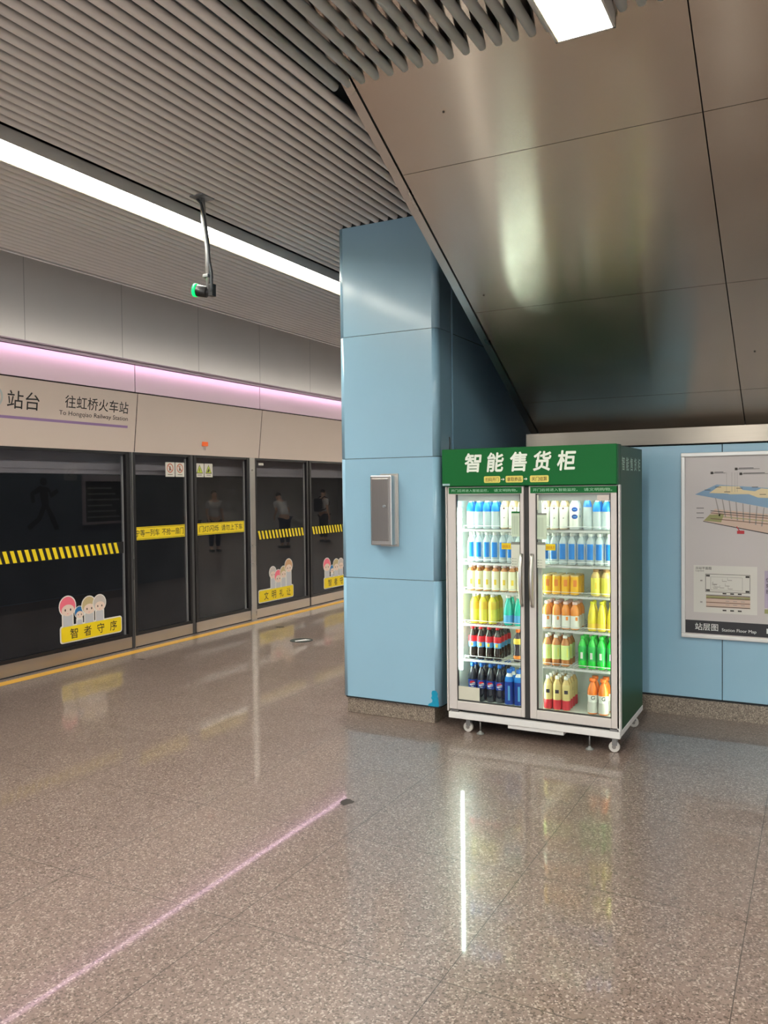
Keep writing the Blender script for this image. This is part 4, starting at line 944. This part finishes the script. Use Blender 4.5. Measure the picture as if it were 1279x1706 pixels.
row('juice', 'left', 'third', .978, [-2.150, -2.090, -2.030, -1.970, -1.910, -1.850, -1.790], 2, 'amber bottle with a cream label', 'cream-label bottles behind the left door')
row('lemon', 'left', 'fourth', .750, [-2.128, -2.062, -1.996], 3, 'yellow lemon drink bottle', 'yellow bottles behind the left door')
row('aqua', 'left', 'fourth', .750, [-1.880, -1.810], 2, 'aqua green drink bottle', 'aqua bottles behind the left door')
row('redcola', 'left', 'fifth', .502, [-2.145, -2.084, -2.023, -1.962], 4, 'cola bottle with red cap', 'red-capped cola bottles')
row('darkorange', 'left', 'fifth', .502, [-1.815], 2, 'dark bottle with orange bands', 'dark and orange bottles')
row('bluecola', 'left', 'bottom', .207, [-2.147, -2.080, -2.013, -1.946], 4, 'dark cola bottle with blue label', 'blue-labelled cola bottles')
row('sport', 'left', 'bottom', .207, [-1.868, -1.802], 2, 'bright blue and white drink bottle', 'blue and white bottles', y0=5.325)
row('milk', 'right', 'top', 1.408, [-1.618, -1.556, -1.494], 2, 'tan and white milk tea bottle', 'milk tea bottles behind the right door')
row('bigwhite', 'right', 'top', 1.408, [-1.422], 2, 'white bottle with two blue ovals', 'white bottles with blue ovals', dy=.07)
row('bluecap', 'right', 'top', 1.408, [-1.336], 1, 'clear bottle with a tall blue cap', 'tall blue capped bottle')
row('water_pack', 'right', 'top', 1.408, [-1.272, -1.212], 2, 'clear water bottle with blue shoulder', 'clear water bottles behind the right door')
row('water', 'right', 'second', 1.176, [-1.618, -1.558, -1.498, -1.438, -1.378, -1.318, -1.258, -1.198], 3, 'water bottle with a blue label', 'blue-label water bottles behind the right door')
row('can', 'right', 'third', .978, [-1.603, -1.543, -1.483, -1.423], 3, 'orange and yellow drink can', 'orange cans', cat='can')
row('yellowtea', 'right', 'third', .978, [-1.283, -1.217], 3, 'yellow-label tea bottle', 'yellow-label tea bottles')
row('peach', 'right', 'fourth', .750, [-1.608, -1.546, -1.484, -1.422], 3, 'orange bottle with white lower label', 'orange and white tea bottles')
row('bright', 'right', 'fourth', .750, [-1.308, -1.246, -1.184], 2, 'bright yellow tapered bottle', 'bright yellow bottles')
row('palegreen', 'right', 'fifth', .502, [-1.610, -1.548, -1.486], 3, 'amber tea bottle with green label', 'pale green label tea bottles')
row('green', 'right', 'fifth', .502, [-1.372, -1.311, -1.250, -1.189], 3, 'bright green drink bottle', 'green bottles')
row('goldred', 'right', 'bottom', .207, [-1.603, -1.544, -1.485], 4, 'gold tea bottle with a red base', 'gold and red tea bottles')
row('orange', 'right', 'bottom', .207, [-1.310, -1.236], 2, 'orange drink bottle with white label', 'orange bottles', dy=.075)

# ------------------------------------------------------------------ floor marks
def blob(name, x, y, rx, ry, c, label, rz=0, n=22):
    P = []
    for i in range(n):
        t = 2*math.pi*i/n; k = 1+random.uniform(-.22, .22); a = rx*k*math.cos(t); b = ry*k*math.sin(t)
        P.append((x+a*math.cos(rz)-b*math.sin(rz), y+a*math.sin(rz)+b*math.cos(rz), .0012))
    tag(obj(name, MB().add(P, [tuple(range(n))]), mat('stain '+name, c, .6)), label, 'stain')
blob('floor_stain', -2.25, 3.78, .033, .045, (.035, .025, .02), 'small dark stain on the floor tiles in front of the blue column')
blob('floor_stain', -6.05, 6.15, .05, .02, (.04, .03, .03), 'small dark mark beside the yellow line left of the sliding doors')
blob('floor_stain', -5.9, 8.35, .06, .05, (.06, .04, .03), 'small brown mark beside the yellow line near the steel post')
ar = tag(obj('floor_arrow_disc', MB().lathe([(.13, .001), (.13, .003)], (-5.15, 7.7, 0), 28), mat('disc dark', (.035, .045, .04), .7)), 'round grey direction disc set on the platform floor', 'floor marker')
obj('arrow', MB().add([(-5.20, 7.64, .0035), (-5.06, 7.76, .0035), (-5.14, 7.77, .0035), (-5.10, 7.80, .0035), (-5.02, 7.72, .0035), (-5.06, 7.68, .0035), (-5.09, 7.72, .0035), (-5.17, 7.61, .0035)], [(0, 2, 1), (0, 1, 7)]), M_WINK, ar)
